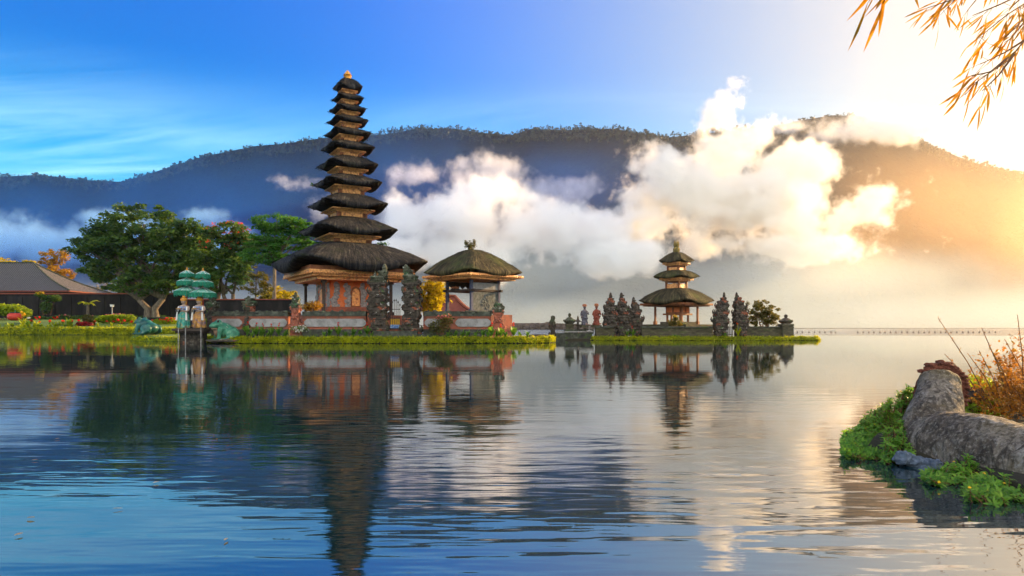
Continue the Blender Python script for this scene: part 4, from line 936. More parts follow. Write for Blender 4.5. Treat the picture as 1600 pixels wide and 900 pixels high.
tree('slender_tree', 'small loose yellow green tree between the parasols and the pagoda', 400, 486, 78,
     [(400, 438, 18, 18), (388, 450, 12, 14), (412, 455, 12, 14), (402, 425, 12, 10)], 'olive', .10, nclump=46, nleaf=40, cr=.5, ls=.25, fork=2.0, seed=14)
tree('autumn_tree', 'orange yellow tree standing behind the grey tiled roof', 88, 470, 172, [(82, 405, 18, 14), (72, 425, 26, 18), (100, 428, 12, 14), (95, 400, 10, 10)], 'orange', .3, nclump=70, nleaf=55, cr=1.2, ls=.55, fork=6, seed=15)
tree('autumn_tree', 'yellow tree top rising over the left end of the grey tiled roof', 6, 470, 172, [(2, 408, 14, 10), (20, 414, 12, 6), (45, 412, 10, 5)], 'yellow', .3, nclump=40, nleaf=55, cr=1.0, ls=.55, fork=6, seed=16)
tree('autumn_tree', 'yellow leaved tree showing under the big dark tree beside its trunk', 216, 490, 160, [(212, 452, 14, 14), (222, 462, 12, 14), (205, 445, 6, 8)], 'yellow', .3, nclump=44, nleaf=50, cr=1.1, ls=.55, fork=3, seed=17)
tree('autumn_tree', 'round yellow green tree behind the dark wall left of the pagoda', 436, 484, 110, [(436, 460, 22, 13), (424, 464, 16, 10), (450, 464, 14, 10)], 'yellow', .2, nclump=50, nleaf=55, cr=.8, ls=.36, fork=2, seed=18)
tree('bare_tree', 'pale thin leafless looking tree behind the garden wall right of the house', 158, 482, 160, [(150, 446, 16, 10), (168, 450, 14, 9)], 'pale', .16, nclump=34, nleaf=9, cr=1.0, ls=.4, fork=3.0, seed=19, stems=3)
tree('leafy_tree', 'dark green low tree between the bare tree and the big trunk', 192, 490, 150, [(190, 462, 14, 10), (198, 470, 10, 8)], 'tree', .2, nclump=34, nleaf=50, cr=.9, ls=.5, fork=2.0, seed=20)
tree('round_bush', 'round olive bush growing behind the wall on the islet', 1194, 514, 62.5, [(1190, 482, 17, 17), (1204, 490, 15, 14), (1180, 494, 12, 14), (1208, 500, 10, 9), (1190, 500, 18, 12)], 'olive', .07, nclump=95, nleaf=34, cr=.34, ls=.21, fork=.45, seed=21, cat='bush', stems=4, bark='twig')
# yellow bamboo behind the gate
rg = np.random.default_rng(33); t_ = thing('bamboo_clump', WP(672, 493, 60), 'tall yellow bamboo clump between the split gate and the open pavilion', 'bamboo')
m = MB(); P = []; sb = 60/F
for k in range(34):
    x0 = rg.normal()*8*sb; x1 = x0*1.5+rg.normal()*8*sb; h = rg.uniform(36, 64)*sb; y0 = rg.normal()*.4
    if k % 5 == 0: x1 += 14*sb; h *= .72
    pts = [(x0+(x1-x0)*q*q, y0, h*q) for q in np.linspace(0, 1, 6)]; m.tube(pts, [.035, .03, .028, .024, .018, .008], 6)
    for q in np.linspace(.12, 1, 22):
        p = np.array([x0+(x1-x0)*q*q, y0, h*q]); P.append(p+rg.normal(size=(5, 3))*[.16, .25, .14])
m.build('canes', M['yellow'], t_)
m = MB(); m.quads(leafquads(np.concatenate(P), .34, rg, .3, updir=(0, 0, .35))); m.build('leaves', L['yellow'], t_)
def bush(name, label, cat, px, py, d, macros, leaf, n, ls, seed, flower=None, asp=.5, group=None, core=True, updir=(0, 0, .4), shell=.5):
    """loose or clipped shrub: woody core and a coat of leaves; macros (px, py, hw, hh)"""
    rg = np.random.default_rng(seed); b = WP(px, py, d); s = d/F; t_ = thing(name, b, label, cat, group=group); P = []; mb = MB()
    area = np.array([q[2]*q[3] for q in macros], float); area /= area.sum()
    for q, a in zip(macros, area):
        c = WP(q[0], q[1], d)-b; c.y += q[4] if len(q) > 4 else 0; r = (q[2]*s, min(q[2], q[3]*1.6)*s*.9, q[3]*s)
        P.append(ballpts(int(n*a), tuple(c), r, rg, shell))
        for k in range(5):
            e = c+Vector((rg.normal()*r[0]*.4, rg.normal()*r[1]*.3, r[2]*rg.uniform(.1, .8))); mb.tube([(c.x*.4+rg.normal()*r[0]*.1, c.y, -.05), c*.7, e], [.02+.012*s*10, .015, .006], 5)
    P = np.concatenate(P)
    m = MB(); m.quads(leafquads(P, ls, rg, asp, updir=updir)); m.build('leaves', L[leaf], t_)
    mb.build('stems', M['twig'], t_)
    if flower:
        ln, k, fs = flower; top = P[np.argsort(-(P[:, 2]+rg.normal(size=len(P))*.15*P[:, 2].std()-P[:, 1]*.3))[:max(k*4, 8)]]
        for i in rg.choice(len(top), k):
            m = MB(); m.quads(leafquads(ballpts(5, top[i], (fs*.4,)*3, rg), fs, rg, .8)); m.build('flower', L[ln], t_)
    return t_
bush('shrub', 'orange green shrub on the courtyard edge under the pagoda wall', 'shrub', 490, 489, 51.5, [(490, 478, 15, 8), (480, 480, 10, 6)], 'orange', 900, .16, 1)
bush('shrub', 'loose brownish shrub with pink flowers in front of the temple wall', 'shrub', 690, 522, 48.9, [(688, 508, 18, 14), (696, 500, 14, 10), (676, 512, 10, 10)], 'olive', 1500, .13, 2, flower=('pink', 26, .12))
bush('shrub', 'white flowering clump at the foot of the crowned wall pillar', 'shrub', 468, 522, 48.8, [(468, 514, 16, 6)], 'mid', 260, .13, 3, flower=('whiteflower', 60, .10))
bush('fern', 'ragged plant sprouting from the ridge of the open pavilion roof', 'plant', 738, 394, 53, [(735, 384, 10, 8), (729, 380, 4, 6), (741, 378, 3, 5)], 'olive', 420, .17, 4, asp=.4, shell=.8)
bush('fern', 'little fern sprouting on the right side of the lowest pagoda roof', 'plant', 597, 386, 56, [(598, 381, 12, 3)], 'bright', 120, .2, 5, asp=.3)
bush('fern', 'dark small fern on the left side of the lowest pagoda roof', 'plant', 497, 385, 56, [(497, 381, 9, 3)], 'bright', 90, .2, 6, asp=.3)
bush('fern', 'tiny fern hanging from the left tip of a middle pagoda roof', 'plant', 488, 290, 57, [(488, 288, 3.5, 3)], 'bright', 50, .18, 7, asp=.3)
bush('shrub', 'mossy mound of ferns topped by yellow flowers in front of the small shrine', 'shrub', 1056, 512, 61.2, [(1055, 504, 13, 6), (1056, 497, 6, 5)], 'olive', 600, .17, 8, flower=('yellowflower', 10, .14))
bush('shrub', 'low green plants under the wall in front of the small shrine', 'shrub', 1056, 528, 59.6, [(1056, 526, 10, 3)], 'mid', 140, .2, 9, asp=.25, updir=(0, 0, 1.5))
bush('shrub', 'brown dry shrub clinging to the right half of the mossy split gate', 'shrub', 1164, 505, 60.5, [(1165, 488, 7, 10), (1168, 474, 4, 4), (1166, 500, 6, 8)], 'olive', 420, .16, 10)

# ---------------------------------------------------------------- flower plants, copied one by one
def canna(name, label, h, nl, leaf, flower=None, seed=0, wid=.16, fl=3, cat='flower plant', fs=1.0):
    r = random.Random(seed); t_ = thing(name, (0, -500, -50), label, cat); m = MB()
    for k in range(nl):
        a = r.uniform(0, 6.28); tilt = r.uniform(.15, .55); L0 = h*r.uniform(.5, .9); o = Vector((math.cos(a), math.sin(a), 0)); z0 = h*r.uniform(0, .3); sd = Vector((-o.y, o.x, 0)); pv = []
        for q, w_ in ((0, .15), (.3, .9), (.65, 1.0), (.9, .5), (1.0, .02)):
            p = o*(L0*tilt*q*(1+.4*q))+Vector((0, 0, z0+L0*(q-.35*q*q*tilt*2))); pv += [p-sd*wid*.5*w_, p+sd*wid*.5*w_+Vector((0, 0, .02))]
        m.add(pv, [(2*i, 2*i+1, 2*i+3, 2*i+2) for i in range(4)])
    m.build('leaves', L[leaf], t_)
    if flower:
        st = MB(); rg_ = np.random.default_rng(seed)
        for k in range(fl):
            p = Vector((r.uniform(-.3, .3)*h*.6, r.uniform(-.2, .2)*h*.6, h*r.uniform(.85, 1.12))); st.tube([(p.x*.3, p.y*.3, 0), (p.x*.8, p.y*.8, p.z*.6), p], .012, 5)
            mm = MB(); mm.quads(leafquads(ballpts(9, tuple(p), (.06*fs, .06*fs, .05*fs), rg_), .11*fs*h**.5, rg_, .8)); mm.build('flower', L[flower], t_)
        st.build('stems', L[leaf], t_)
    return t_
kinds = {}
def place_plant(kind, px, py, d, label, group=None, s=1.0, **kw):
    p = WP(px, py, d)
    if kind not in kinds:
        kinds[kind] = t_ = canna(kind, label, **kw); t_.location = p; t_.scale = (s, s, s); t_['label'] = label
        if group: t_['group'] = group
        return t_
    t_ = dup(kinds[kind], p, rnd.uniform(0, 6), label, s)
    if group: t_['group'] = group
    elif 'group' in t_: del t_['group']
    return t_
grp = 'canna plants with red flowers under the temple wall'; lab = 'broad leaved canna with red flowers under the brick temple wall'
for px_, py_ in ((386, 527), (400, 527), (411, 526), (424, 528), (436, 527), (528, 528), (573, 527), (768, 528), (782, 529), (802, 529)):
    place_plant('canna_plant', px_, py_, 48.6+rnd.uniform(-.1, .5), lab, grp, rnd.uniform(.85, 1.1), h=.95, nl=11, leaf='mid', flower='redflower', seed=3, wid=.2, fl=2)
grp = 'broad green leaved plants along the temple shore'; lab = 'flowerless broad green leafy plant on the temple shore'
for px_ in (393, 408, 418, 446, 506, 515, 540, 552, 562, 580, 700, 712, 722, 731, 743, 754, 762, 776, 790, 812, 824):
    place_plant('leafy_plant', px_, 529, 48.5+rnd.uniform(-.1, .4), lab, grp, rnd.uniform(.7, 1.1), h=.75, nl=13, leaf='mid', seed=5, wid=.15, cat='plant')
place_plant('canna_plant', 988, 529, 59.6, 'green leaved canna with one white flower below the lowest carved spire', None, 1.0)
place_plant('leafy_plant', 980, 528, 59.6, 'green leafy plant below the middle carved spire on the islet', None, 1.0)
place_plant('leafy_plant', 1133, 529, 59.5, 'dark green leafy plant under the left half of the mossy split gate', None, .9)
canna('canna_plant', 'yellow leaved canna with an orange flower in front of the mossy split gate', 1.2, 10, 'edge', 'flame', 8, .14, 2).location = WP(1153, 529, 59.4)
# left garden: red and yellow flowers, leafy rows
for px_, py_, lb in ((57, 512, 'green stalk with a red double flower in the left garden, nearest the red fruit statue'), (85, 512, 'green stalk with one red flower in the middle of the left garden')):
    place_plant('flower_stalk', px_, py_, 107, lb, None, 1.0, h=1.5, nl=9, leaf='edge', flower='redflower', seed=11, wid=.26, fl=3, fs=1.9)
canna('flower_stalk', 'tall yellow flowered stalk beside the red fruit statue', 2.2, 9, 'edge', 'yellowflower', 12, .26, 4, fs=2.2).location = WP(36, 512, 107)
canna('flower_stalk', 'white flowered stalk in the left garden right of the yellow one', 1.4, 9, 'mid', 'whiteflower', 13, .26, 2, fs=1.8).location = WP(43, 512, 106.5)
canna('leafy_stalk', 'tall bright green leafy plant on the shore left of the clipped ball', 1.7, 18, 'hedge', None, 14, .34, cat='plant').location = WP(107, 512, 107)
grp = 'small yellow green border plants of the left garden'; lab = 'small yellow green leafy plant in the shore border of the left garden'
for k in range(34):
    px_ = -6+k*6.6+rnd.uniform(-2, 2)
    if 120 < px_ < 150: continue
    place_plant('border_plant', px_, 513.5+rnd.uniform(-2.5, .5), 106.5+rnd.uniform(-.3, 1.6), lab, grp, rnd.uniform(.7, 1.25), h=.85, nl=14, leaf='hedge', seed=15, wid=.26, cat='plant')
grp = 'low red and green bedding plants of the left garden'; lab = 'low bedding plant with small red flowers on the garden lawn'
for k in range(22):
    px_ = rnd.uniform(40, 235)
    place_plant('bedding_plant', px_, rnd.uniform(506, 510), 111+rnd.uniform(-1, 3), lab, grp, rnd.uniform(.7, 1.2), h=.7, nl=9, leaf='mid', flower='redflower', seed=16, wid=.22, fl=4, fs=2.6)
bush('red_shrub', 'dark red leaved bedding at the foot of the clipped ball', 'shrub', 134, 512, 108.5, [(134, 507, 13, 4.5), (124, 507, 8, 3)], 'redleaf', 620, .34, 21)
bush('topiary_ball', 'clipped round golden shrub above the red leaved bedding', 'topiary', 137, 508, 110, [(137, 498, 8, 6.5)], 'olive', 1500, .22, 22, shell=.12)
bush('hedge', 'long clipped bright green hedge in front of the garden lamp', 'hedge', 181, 507, 113, [(162, 499, 13, 6), (175, 498, 15, 6.5), (190, 498, 14, 6.5), (202, 498, 10, 6.5)], 'hedge', 3600, .36, 23, shell=.3)
bush('hedge', 'tall dark green hedge in front of the black wall at the left edge', 'hedge', 18, 500, 124, [(2, 484, 20, 10), (22, 485, 20, 10), (38, 488, 12, 7), (-22, 485, 20, 10)], 'hedge', 3600, .42, 24, shell=.35)
bush('hedge', 'low dark hedge running along the foot of the black wall', 'hedge', 110, 503, 128, [(60, 499, 26, 5), (100, 498, 28, 6), (140, 497, 28, 5), (190, 495, 30, 4), (240, 496, 25, 4)], 'tree', 3800, .42, 25, shell=.35, flower=('pink', 40, .4))
bush('creeper', 'dark green climbing plant on the black wall behind the flowers', 'shrub', 72, 492, 132, [(72, 480, 9, 11), (76, 466, 14, 5), (62, 460, 8, 4), (88, 466, 8, 6)], 'tree', 1500, .42, 26, flower=('yellowflower', 10, .4))
bush('hedge', 'yellow green shrub bed behind the left frog statue at the foot of the big tree', 'hedge', 250, 512, 112, [(212, 508, 14, 6), (250, 505, 18, 7), (268, 504, 12, 8), (230, 507, 12, 6)], 'hedge', 2400, .34, 27, flower=('redflower', 22, .3))
bush('shrub', 'tall yellow green plants beside the gilded ladies platform', 'shrub', 325, 512, 53, [(326, 498, 7, 14), (320, 505, 5, 8)], 'hedge', 420, .18, 28, asp=.3)
# small palm in front of the black wall
t_ = thing('small_palm', WP(137, 487, 130), 'small palm with three arching fronds in front of the black wall', 'palm'); m = MB(); m.tube([(0, 0, -1), (0, 0, 1.4)], [.32, .22], 8); m.build('trunk', M['bark'], t_)
m = MB()
for k in range(7):
    a = k*.9+.2; o = Vector((math.cos(a), math.sin(a)*.5, 0)); up_ = rnd.uniform(.7, 1.3); ctr = []
    for q in np.linspace(0, 1, 9): ctr.append(o*(2.0*q)+Vector((0, 0, 1.4+up_*1.9*q-1.7*q*q)))
    sd = Vector((0, 0, 1)).cross(o).normalized()
    for i in range(8):
        for sg in (-1, 1):
            p, q = ctr[i], ctr[i+1]; w_ = .42*math.sin(math.pi*(i+1)/9.5); m.add([p, q, q+sd*sg*w_+o*.2-Vector((0, 0, .16)), p+sd*sg*w_*.9+o*.14-Vector((0, 0, .14))], [(0, 1, 2, 3)])
m.build('fronds', L['edge'], t_)
# ---------------------------------------------------------------- creeping plants that hang over the shores (uncountable)
def shore(name, outline, n, hgt, back, ls, leaf, seed, spill=.25):
    rg = np.random.default_rng(seed); pts = np.array([(X(a, b), b) for a, b in outline]); seg = np.linalg.norm(np.diff(pts, axis=0), axis=1); cum = np.concatenate([[0], np.cumsum(seg)])
    u = rg.random(n)*cum[-1]; x = np.interp(u, cum, pts[:, 0]); y = np.interp(u, cum, pts[:, 1]); dep = rg.random(n)**1.4
    bump = np.array([mnoise.noise(Vector((q*.9, seed, 0))) for q in x])*.42+np.array([mnoise.noise(Vector((q*3.1, seed, 5))) for q in x])*.34
    h = hgt*(1+bump); wob = np.array([mnoise.noise(Vector((q*.55, seed, 9)))*.5+mnoise.noise(Vector((q*1.9, seed, 3)))*.28 for q in x])*hgt; yy = y-spill+wob+dep*(back+spill); z = h*np.clip((dep*(back+spill)+.02)/(spill*1.6), 0, 1)**.6*(.35+.65*rg.random(n)**.5)
    P = np.stack([x+rg.normal(size=n)*.06, yy, z], 1)
    m = MB(); m.quads(leafquads(P, ls, rg, .5, updir=(0, -.25, .5)))
    up_ = rg.random(n//12)*cum[-1]; xx = np.interp(up_, cum, pts[:, 0]); yq = np.interp(up_, cum, pts[:, 1])+rg.random(n//12)*back
    Pg = np.stack([xx, yq, np.full(n//12, hgt*1.02)+rg.random(n//12)*.05], 1); m.quads(leafquads(Pg, ls*1.7, rg, .16, updir=(0, 0, 3.0)))
    return tag(m.build(name, L[leaf]), kind='stuff')
shore('ground_cover', [(318, 50.2), (345, 48.3), (420, 47.9), (560, 47.5), (700, 47.6), (820, 48.1), (858, 49.1), (866, 51)], 17000, .42, .85, .13, 'edge', 1)
shore('ground_cover', [(203, 58), (226, 55), (270, 54), (324, 54.4), (338, 57)], 4200, .34, 1.6, .13, 'edge', 2)
shore('ground_cover', [(925, 59.1), (1000, 58.6), (1060, 58.4), (1200, 58.4), (1276, 58.9), (1279, 60.2)], 11000, .30, .55, .13, 'edge', 3)
shore('ground_cover', [(-60, 104.6), (0, 104.8), (120, 103.8), (225, 103.8), (330, 104)], 12000, 1.05, 1.3, .26, 'edge', 4, spill=.5)
# ================================================================ frog statues
def frog(label, loc, rz, s, seed, paint='teal'):
    t_ = thing('frog_statue', loc, label, 'frog statue', rz); t_.scale = (s, s, s)
    # sits facing +x, about 1.5 m tall; trunk rises to the head
    b = MB()
    b.ico((-.25, 0, .52), (.72, .62, .50), 3); b.ico((.10, 0, .78), (.62, .56, .46), 3); b.ico((.46, 0, 1.03), (.52, .54, .30), 3); b.ico((.70, 0, .98), (.36, .44, .17), 3)
    for q in (-1, 1):
        b.ico((.42, q*.33, 1.28), (.17, .14, .16), 2)
        b.ico((-.42, q*.60, .42), (.50, .24, .42), 3); b.tube([(-.75, q*.62, .35), (-.30, q*.72, .12), (.12, q*.76, .07)], [.20, .17, .09], 10)
        b.tube([(.34, q*.44, .80), (.46, q*.54, .42), (.50, q*.56, .06)], [.21, .15, .13], 10)
        for f in (-.5, 0, .5):
            b.tube([(.50, q*.56, .07), (.78, q*(.56+f*.28), .05)], [.08, .05], 8); b.tube([(.1, q*.76, .07), (.40, q*(.78+f*.25), .05)], [.08, .05], 8)
    bm_ = remesh(b, .045, 3); bm_.build('body', M[paint], t_, smooth=True)
    b = MB(); b.ico((.30, 0, .60), (.46, .44, .42), 3); b.ico((.56, 0, .82), (.36, .42, .16), 3); remesh(b, .05, 2).build('belly', M['belly'], t_, smooth=True)
    for q in (-1, 1):
        m = MB(); m.ico((.52, q*.41, 1.31), (.085, .06, .085), 2); m.build('eye', M['iron'], t_, smooth=True)
    b = MB(); b.tube([(.62, -.46, .985), (.95, -.26, .965), (1.05, 0, .96), (.95, .26, .965), (.62, .46, .985)], .018, 6); b.build('mouth', M['darkwood'], t_)
    return t_
frog('smaller looking dark teal frog statue on the grass spit, facing left', WP(229, 522.5, 57), R(168), 1.02, 1, 'teal_dark')
frog('bright green frog statue at the left tip of the temple island, facing us', WP(351, 531, 48.9), R(214), 1.0, 2)
m = MB(); m.ico((0, 0, 0), (1.25, .8, .16), 3, .3, 3); tag(m.build('rock', M['stone'], loc=(X(350, 48.4), 48.5, .17), smooth=True), 'flat dark rock slab under the bright green frog statue', 'rock')

# ================================================================ two painted lady statues with offering bowls
def lady(label, loc, rz, skirt, seed, s=1.0):
    t_ = thing('lady_statue', loc, label, 'statue', rz); t_.scale = (s*1.32, s*1.2, s)
    b = MB()                               # bare body: torso, neck, head, arms, facing -y, height 2.3 with crown
    b.lathe((0, 0, 1.10), [(.20, 0), (.19, .12), (.235, .30), (.27, .44), (.20, .52), (.085, .56), (.075, .64)], 14, sy=.68)
    b.ico((0, -.02, 1.86), (.125, .14, .165), 3); b.ico((0, -.15, 1.84), (.025, .04, .035), 2)
    for q in (-1, 1):
        b.ico((q*.125, 0, 1.86), (.02, .03, .045), 2); b.ico((q*.10, -.13, 1.40), .085, 2)
        b.tube([(q*.27, 0, 1.55), (q*.37, -.05, 1.30), (q*.33, -.16, 1.17), (q*.17, -.36, 1.27)], [.085, .068, .058, .045], 10)
        b.ico((q*.13, -.38, 1.28), (.06, .05, .03), 2)
        for f in range(4): b.tube([(q*(.11+.02*f), -.40+.01*f, 1.27), (q*(.07+.03*f), -.455, 1.29), (q*(.06+.03*f), -.45, 1.33)], [.016, .014, .010], 6)
    remesh(b, .022, 1).build('body', M['skin'], t_, smooth=True)
    m = MB(); m.lathe((0, 0, 0), [(.34, 0), (.36, .08), (.31, .35), (.28, .65), (.27, .85), (.25, 1.0), (.21, 1.14)], 18, sy=.8)
    for k in range(7): m.tube([(math.sin(k*.9)*.27, -math.cos(k*.9)*.22, 1.0), (math.sin(k*.9)*.36, -math.cos(k*.9)*.30, .05)], [.03, .05], 6)
    m.build('skirt', M[skirt], t_, smooth=True)
    m = MB(); m.lathe((0, 0, 1.26), [(.235, 0), (.245, .08), (.285, .20), (.275, .26)], 16, sy=.74); m.build('bodice', M['bluecloth'], t_)
    m = MB(); m.lathe((0, 0, 1.92), [(.155, 0), (.17, .04), (.13, .08), (.15, .14), (.10, .20), (.12, .27), (.06, .34), (.07, .40), (.01, .52)], 12)
    for k in range(8): m.lathe((math.cos(k*.785)*.145, math.sin(k*.785)*.145, 1.97), [(.03, 0), (.045, .05), (.005, .15)], 6)
    m.ico((0, .09, 1.80), (.13, .10, .20), 2); m.build('crown', M['gold'], t_)
    m = MB(); m.lathe((0, -.40, 1.30), [(.05, 0), (.13, .05), (.15, .09), (.12, .10)], 12); m.build('bowl', M['gold'], t_)
    for q in (-1, 1):
        m = MB(); m.tube([(q*.27, -.05, 1.52), (q*.30, -.16, 1.10), (q*.33, -.18, .55)], [.05, .04, .06], 6); m.build('sash', M['white'], t_)
    return t_
lady('painted lady statue with a teal skirt under the left green parasol', WP(287, 512.5, 48.6), R(-18), 'skirt_teal', 1)
lady('painted lady statue with a gold and blue skirt under the right green parasol', WP(311, 512.5, 48.5), R(-14), 'skirt_gold', 2)
# their stand in the water
pl = WP(297, 513, 48.6); pl.z = 0; t_ = thing('statue_stand', pl, 'dark ledge on white legs standing in the water under the lady statues', 'stand')
zt = Z(513, 48.6); m = MB(); m.box((0, .2, zt-.10), (2.25, 1.2, .18)); m.box((0, .3, zt-.26), (2.0, .9, .16)); m.build('ledge', M['darkwood'], t_)
m = MB(); m.box((0, .5, (zt-.34)/2-.2), (1.7, .6, zt+.05)); m.build('plinth', M['stone'], t_)
for q in (-14, -3, 21):
    m = MB(); m.tube([(q*.0455, -.42, -.6), (q*.0455, -.42, zt+.05)], .034, 8); m.build('leg', M['relief'], t_)
# ---------------------------------------------------------------- tiered parasols
def parasol(label, px, d, tiers, tip, py0, seed):
    s = d/F; b = WP(px, py0, d); t_ = thing('parasol', b, label, 'parasol')
    H = Z(tip, d)-b.z; m = MB(); m.tube([(0, 0, 0), (0, 0, H-.1)], .042, 8); m.build('pole', M['red'], t_)
    for (apex, rim, hem, hw) in tiers:
        za, zr, zh = Z(apex, d)-b.z, Z(rim, d)-b.z, Z(hem, d)-b.z; r_ = hw*s; n = 16
        m = MB(); vs = [(0, 0, za)]; fs = []
        for j, (f, q) in enumerate(((.35, .30), (.7, .66), (1.0, 1.0))):
            for k in range(n):
                a = k*2*math.pi/n; kk = 1 if k % 2 == 0 else .965; vs.append((math.cos(a)*r_*f*kk, math.sin(a)*r_*f*kk, za+(zr-za)*q))
        fs += [(0, 1+k, 1+(k+1) % n) for k in range(n)]
        for j in range(2): fs += [(1+j*n+k, 1+(j+1)*n+k, 1+(j+1)*n+(k+1) % n, 1+j*n+(k+1) % n) for k in range(n)]
        m.add(vs, fs)
        c = m.build('canopy', M['greencloth'], t_)
        m = MB(); nn = 44; r2 = random.Random(seed)
        for k in range(nn):
            a0, a1 = k*2*math.pi/nn, (k+.86)*2*math.pi/nn; z2 = zh+r2.uniform(-.06, .10)
            m.add([(math.cos(a0)*r_, math.sin(a0)*r_, zr+.01), (math.cos(a1)*r_, math.sin(a1)*r_, zr+.01), (math.cos(a1)*r_*1.03, math.sin(a1)*r_*1.03, z2), (math.cos(a0)*r_*1.03, math.sin(a0)*r_*1.03, z2+r2.uniform(-.05, .05))], [(0, 1, 2, 3)])
        m.build('fringe', M['greenfringe'], c)
        m = MB()
        for k in range(0, n, 2):
            a = k*2*math.pi/n; m.tube([(0, 0, za+.02), (math.cos(a)*r_*1.0, math.sin(a)*r_*1.0, zr+.015)], .014, 5)
        m.build('ribs', M['white'], c)
    m = MB(); zz = Z(tiers[0][0], d)-b.z; m.lathe((0, 0, zz-.05), [(.06, 0), (.09, .08), (.04, .13), (.07, .2), (.01, H-zz+.06)], 8); m.build('finial', M['gold'], t_)
    return t_
parasol('left of the two three tiered turquoise parasols, farther back over its lady statue', 292, 49.4, [(422, 428, 434, 11), (434, 440, 447, 15), (446.5, 455, 463, 19)], 418, 514, 1)
parasol('right of the two three tiered turquoise parasols, overlapping the other', 317, 48.9, [(423, 429, 436.5, 11), (436, 441.5, 449.5, 15.5), (449, 458, 466, 20)], 419, 514, 2)

M['bluestatue'] = pmat('blue_grey_mottled_stone', [(0.03, 0.03, 0.045), (0.085, 0.085, 0.11), (0.24, 0.23, 0.25)], 4.0, .9, .7, spots=[((.24, .10, .05), 2.0, .58)])
# ================================================================ robed figures and other carved statues on the islet
def robed(label, loc, matn, seed, s=1.0):
    t_ = thing('robed_statue', loc, label, 'statue', R(10*seed)); t_.scale = (s, s, s); b = MB()
    b.lathe((0, 0, 0), [(.42, 0), (.40, .15), (.30, .5), (.34, .9), (.30, 1.25), (.36, 1.55), (.22, 1.72), (.11, 1.8), (.10, 1.88)], 12, sy=.8)
    b.ico((0, -.03, 2.02), (.16, .17, .2), 2); b.tube([(.30, 0, 1.55), (.45, -.1, 1.25), (.30, -.34, 1.38)], [.11, .09, .07], 8); b.tube([(-.30, 0, 1.55), (-.46, 0, 1.2), (-.40, -.2, .95)], [.11, .09, .07], 8)
    r = random.Random(seed)
    for k in range(46): b.ico((r.uniform(-.40, .40), r.uniform(-.36, .2), r.uniform(.1, 1.6)), r.uniform(.06, .14), 1, .5, k)
    remesh(b, .035, 1).build('body', M[matn], t_, smooth=True)
    m = MB(); m.lathe((0, 0, 2.12), [(.19, 0), (.24, .06), (.16, .14), (.20, .22), (.10, .30)], 10)
    for k in range(6): m.lathe((math.cos(k*1.05)*.2, math.sin(k*1.05)*.2, 2.14), [(.05, 0), (.08, .1), (.01, .26)], 6)
    m.build('crown', M['terracotta'], t_)
    m = MB(); m.box((0, 0, -.12), (.9, .8, .24)); m.build('pedestal', M['islet_wall'], t_)
    return t_
robed('tall pale blue grey robed statue with a brown crown on the left of the islet', WP(913.5, 508, 61), 'bluestatue', 1, .78)
robed('red robed carved statue beside the carved spires on the islet', WP(932, 508, 60.8), 'redrobe', 2, .80)
# ================================================================ garden pieces
t_ = thing('fruit_statue', WP(23, 501, 112), 'big round red fruit shaped garden ornament with green leaves on top', 'garden ornament')
b = MB(); b.lathe((0, 0, 0), [(.5, 0), (.95, .25), (1.1, .6), (1.0, .98), (.7, 1.22), (.25, 1.26), (.1, 1.18)], 20); b.build('fruit', M['red'], t_, smooth=True)
m = MB()
for k in range(6):
    a = k*1.05; o = Vector((math.cos(a), math.sin(a), 0)); sd = Vector((-o.y, o.x, 0)); m.add([(0, 0, 1.22), o*.4+sd*.2+Vector((0, 0, 1.42)), o*.85+Vector((0, 0, 1.30)), o*.4-sd*.2+Vector((0, 0, 1.42))], [(0, 1, 2, 3)])
m.tube([(0, 0, 1.2), (.1, 0, 1.75)], [.09, .06], 6); m.build('leaves', M['teal'], t_)
t_ = thing('garden_lamp', WP(175, 500, 118), 'small white headed garden lamp post behind the clipped hedge', 'lamp')
h = Z(476, 118)-Z(500, 118); m = MB(); m.tube([(0, 0, -.5), (0, 0, h-.35)], .09, 8); m.build('post', M['relief'], t_)
m = MB(); m.box((0, 0, h-.18), (.42, .42, .34), 0, 1.15); m.build('lamp_head', M['white'], t_); m = MB(); m.box((0, 0, h+.03), (.56, .56, .06)); m.build('cap', M['relief'], t_)
t_ = thing('planter', WP(252, 504, 116), 'dark low planter box at the foot of the big tree', 'planter'); m = MB(); m.box((0, 0, .35), (3.6, 2, .95)); m.build('box', M['blackwall'], t_); m = MB(); m.box((0, 0, .86), (3.9, 2.3, .12)); m.build('rim', M['coping'], t_)
# buoys in a line across the open lake
bp_ = thing('buoy', WP(1246, 520, 146), 'small dark buoy in the long line across the open lake', 'buoy', group='buoys in a line across the lake'); bp_.location.z = 0
m = MB(); m.ico((0, 0, .06), (.17, .17, .14), 2); m.build('float', M['darkwood'], bp_, smooth=True)
m = MB(); m.lathe((0, 0, .2), [(.09, 0), (.07, .12), (.02, .16)], 8); m.build('cap', M['stone'], bp_)
for k in range(1, 37):
    px_ = 1246+k*8.6+rnd.uniform(-1, 1)
    if 1308 < px_ < 1338: continue
    p = WP(px_, 520, 146+rnd.uniform(-1.5, 1.5)); p.z = 0; dup(bp_, p, rnd.uniform(0, 6))
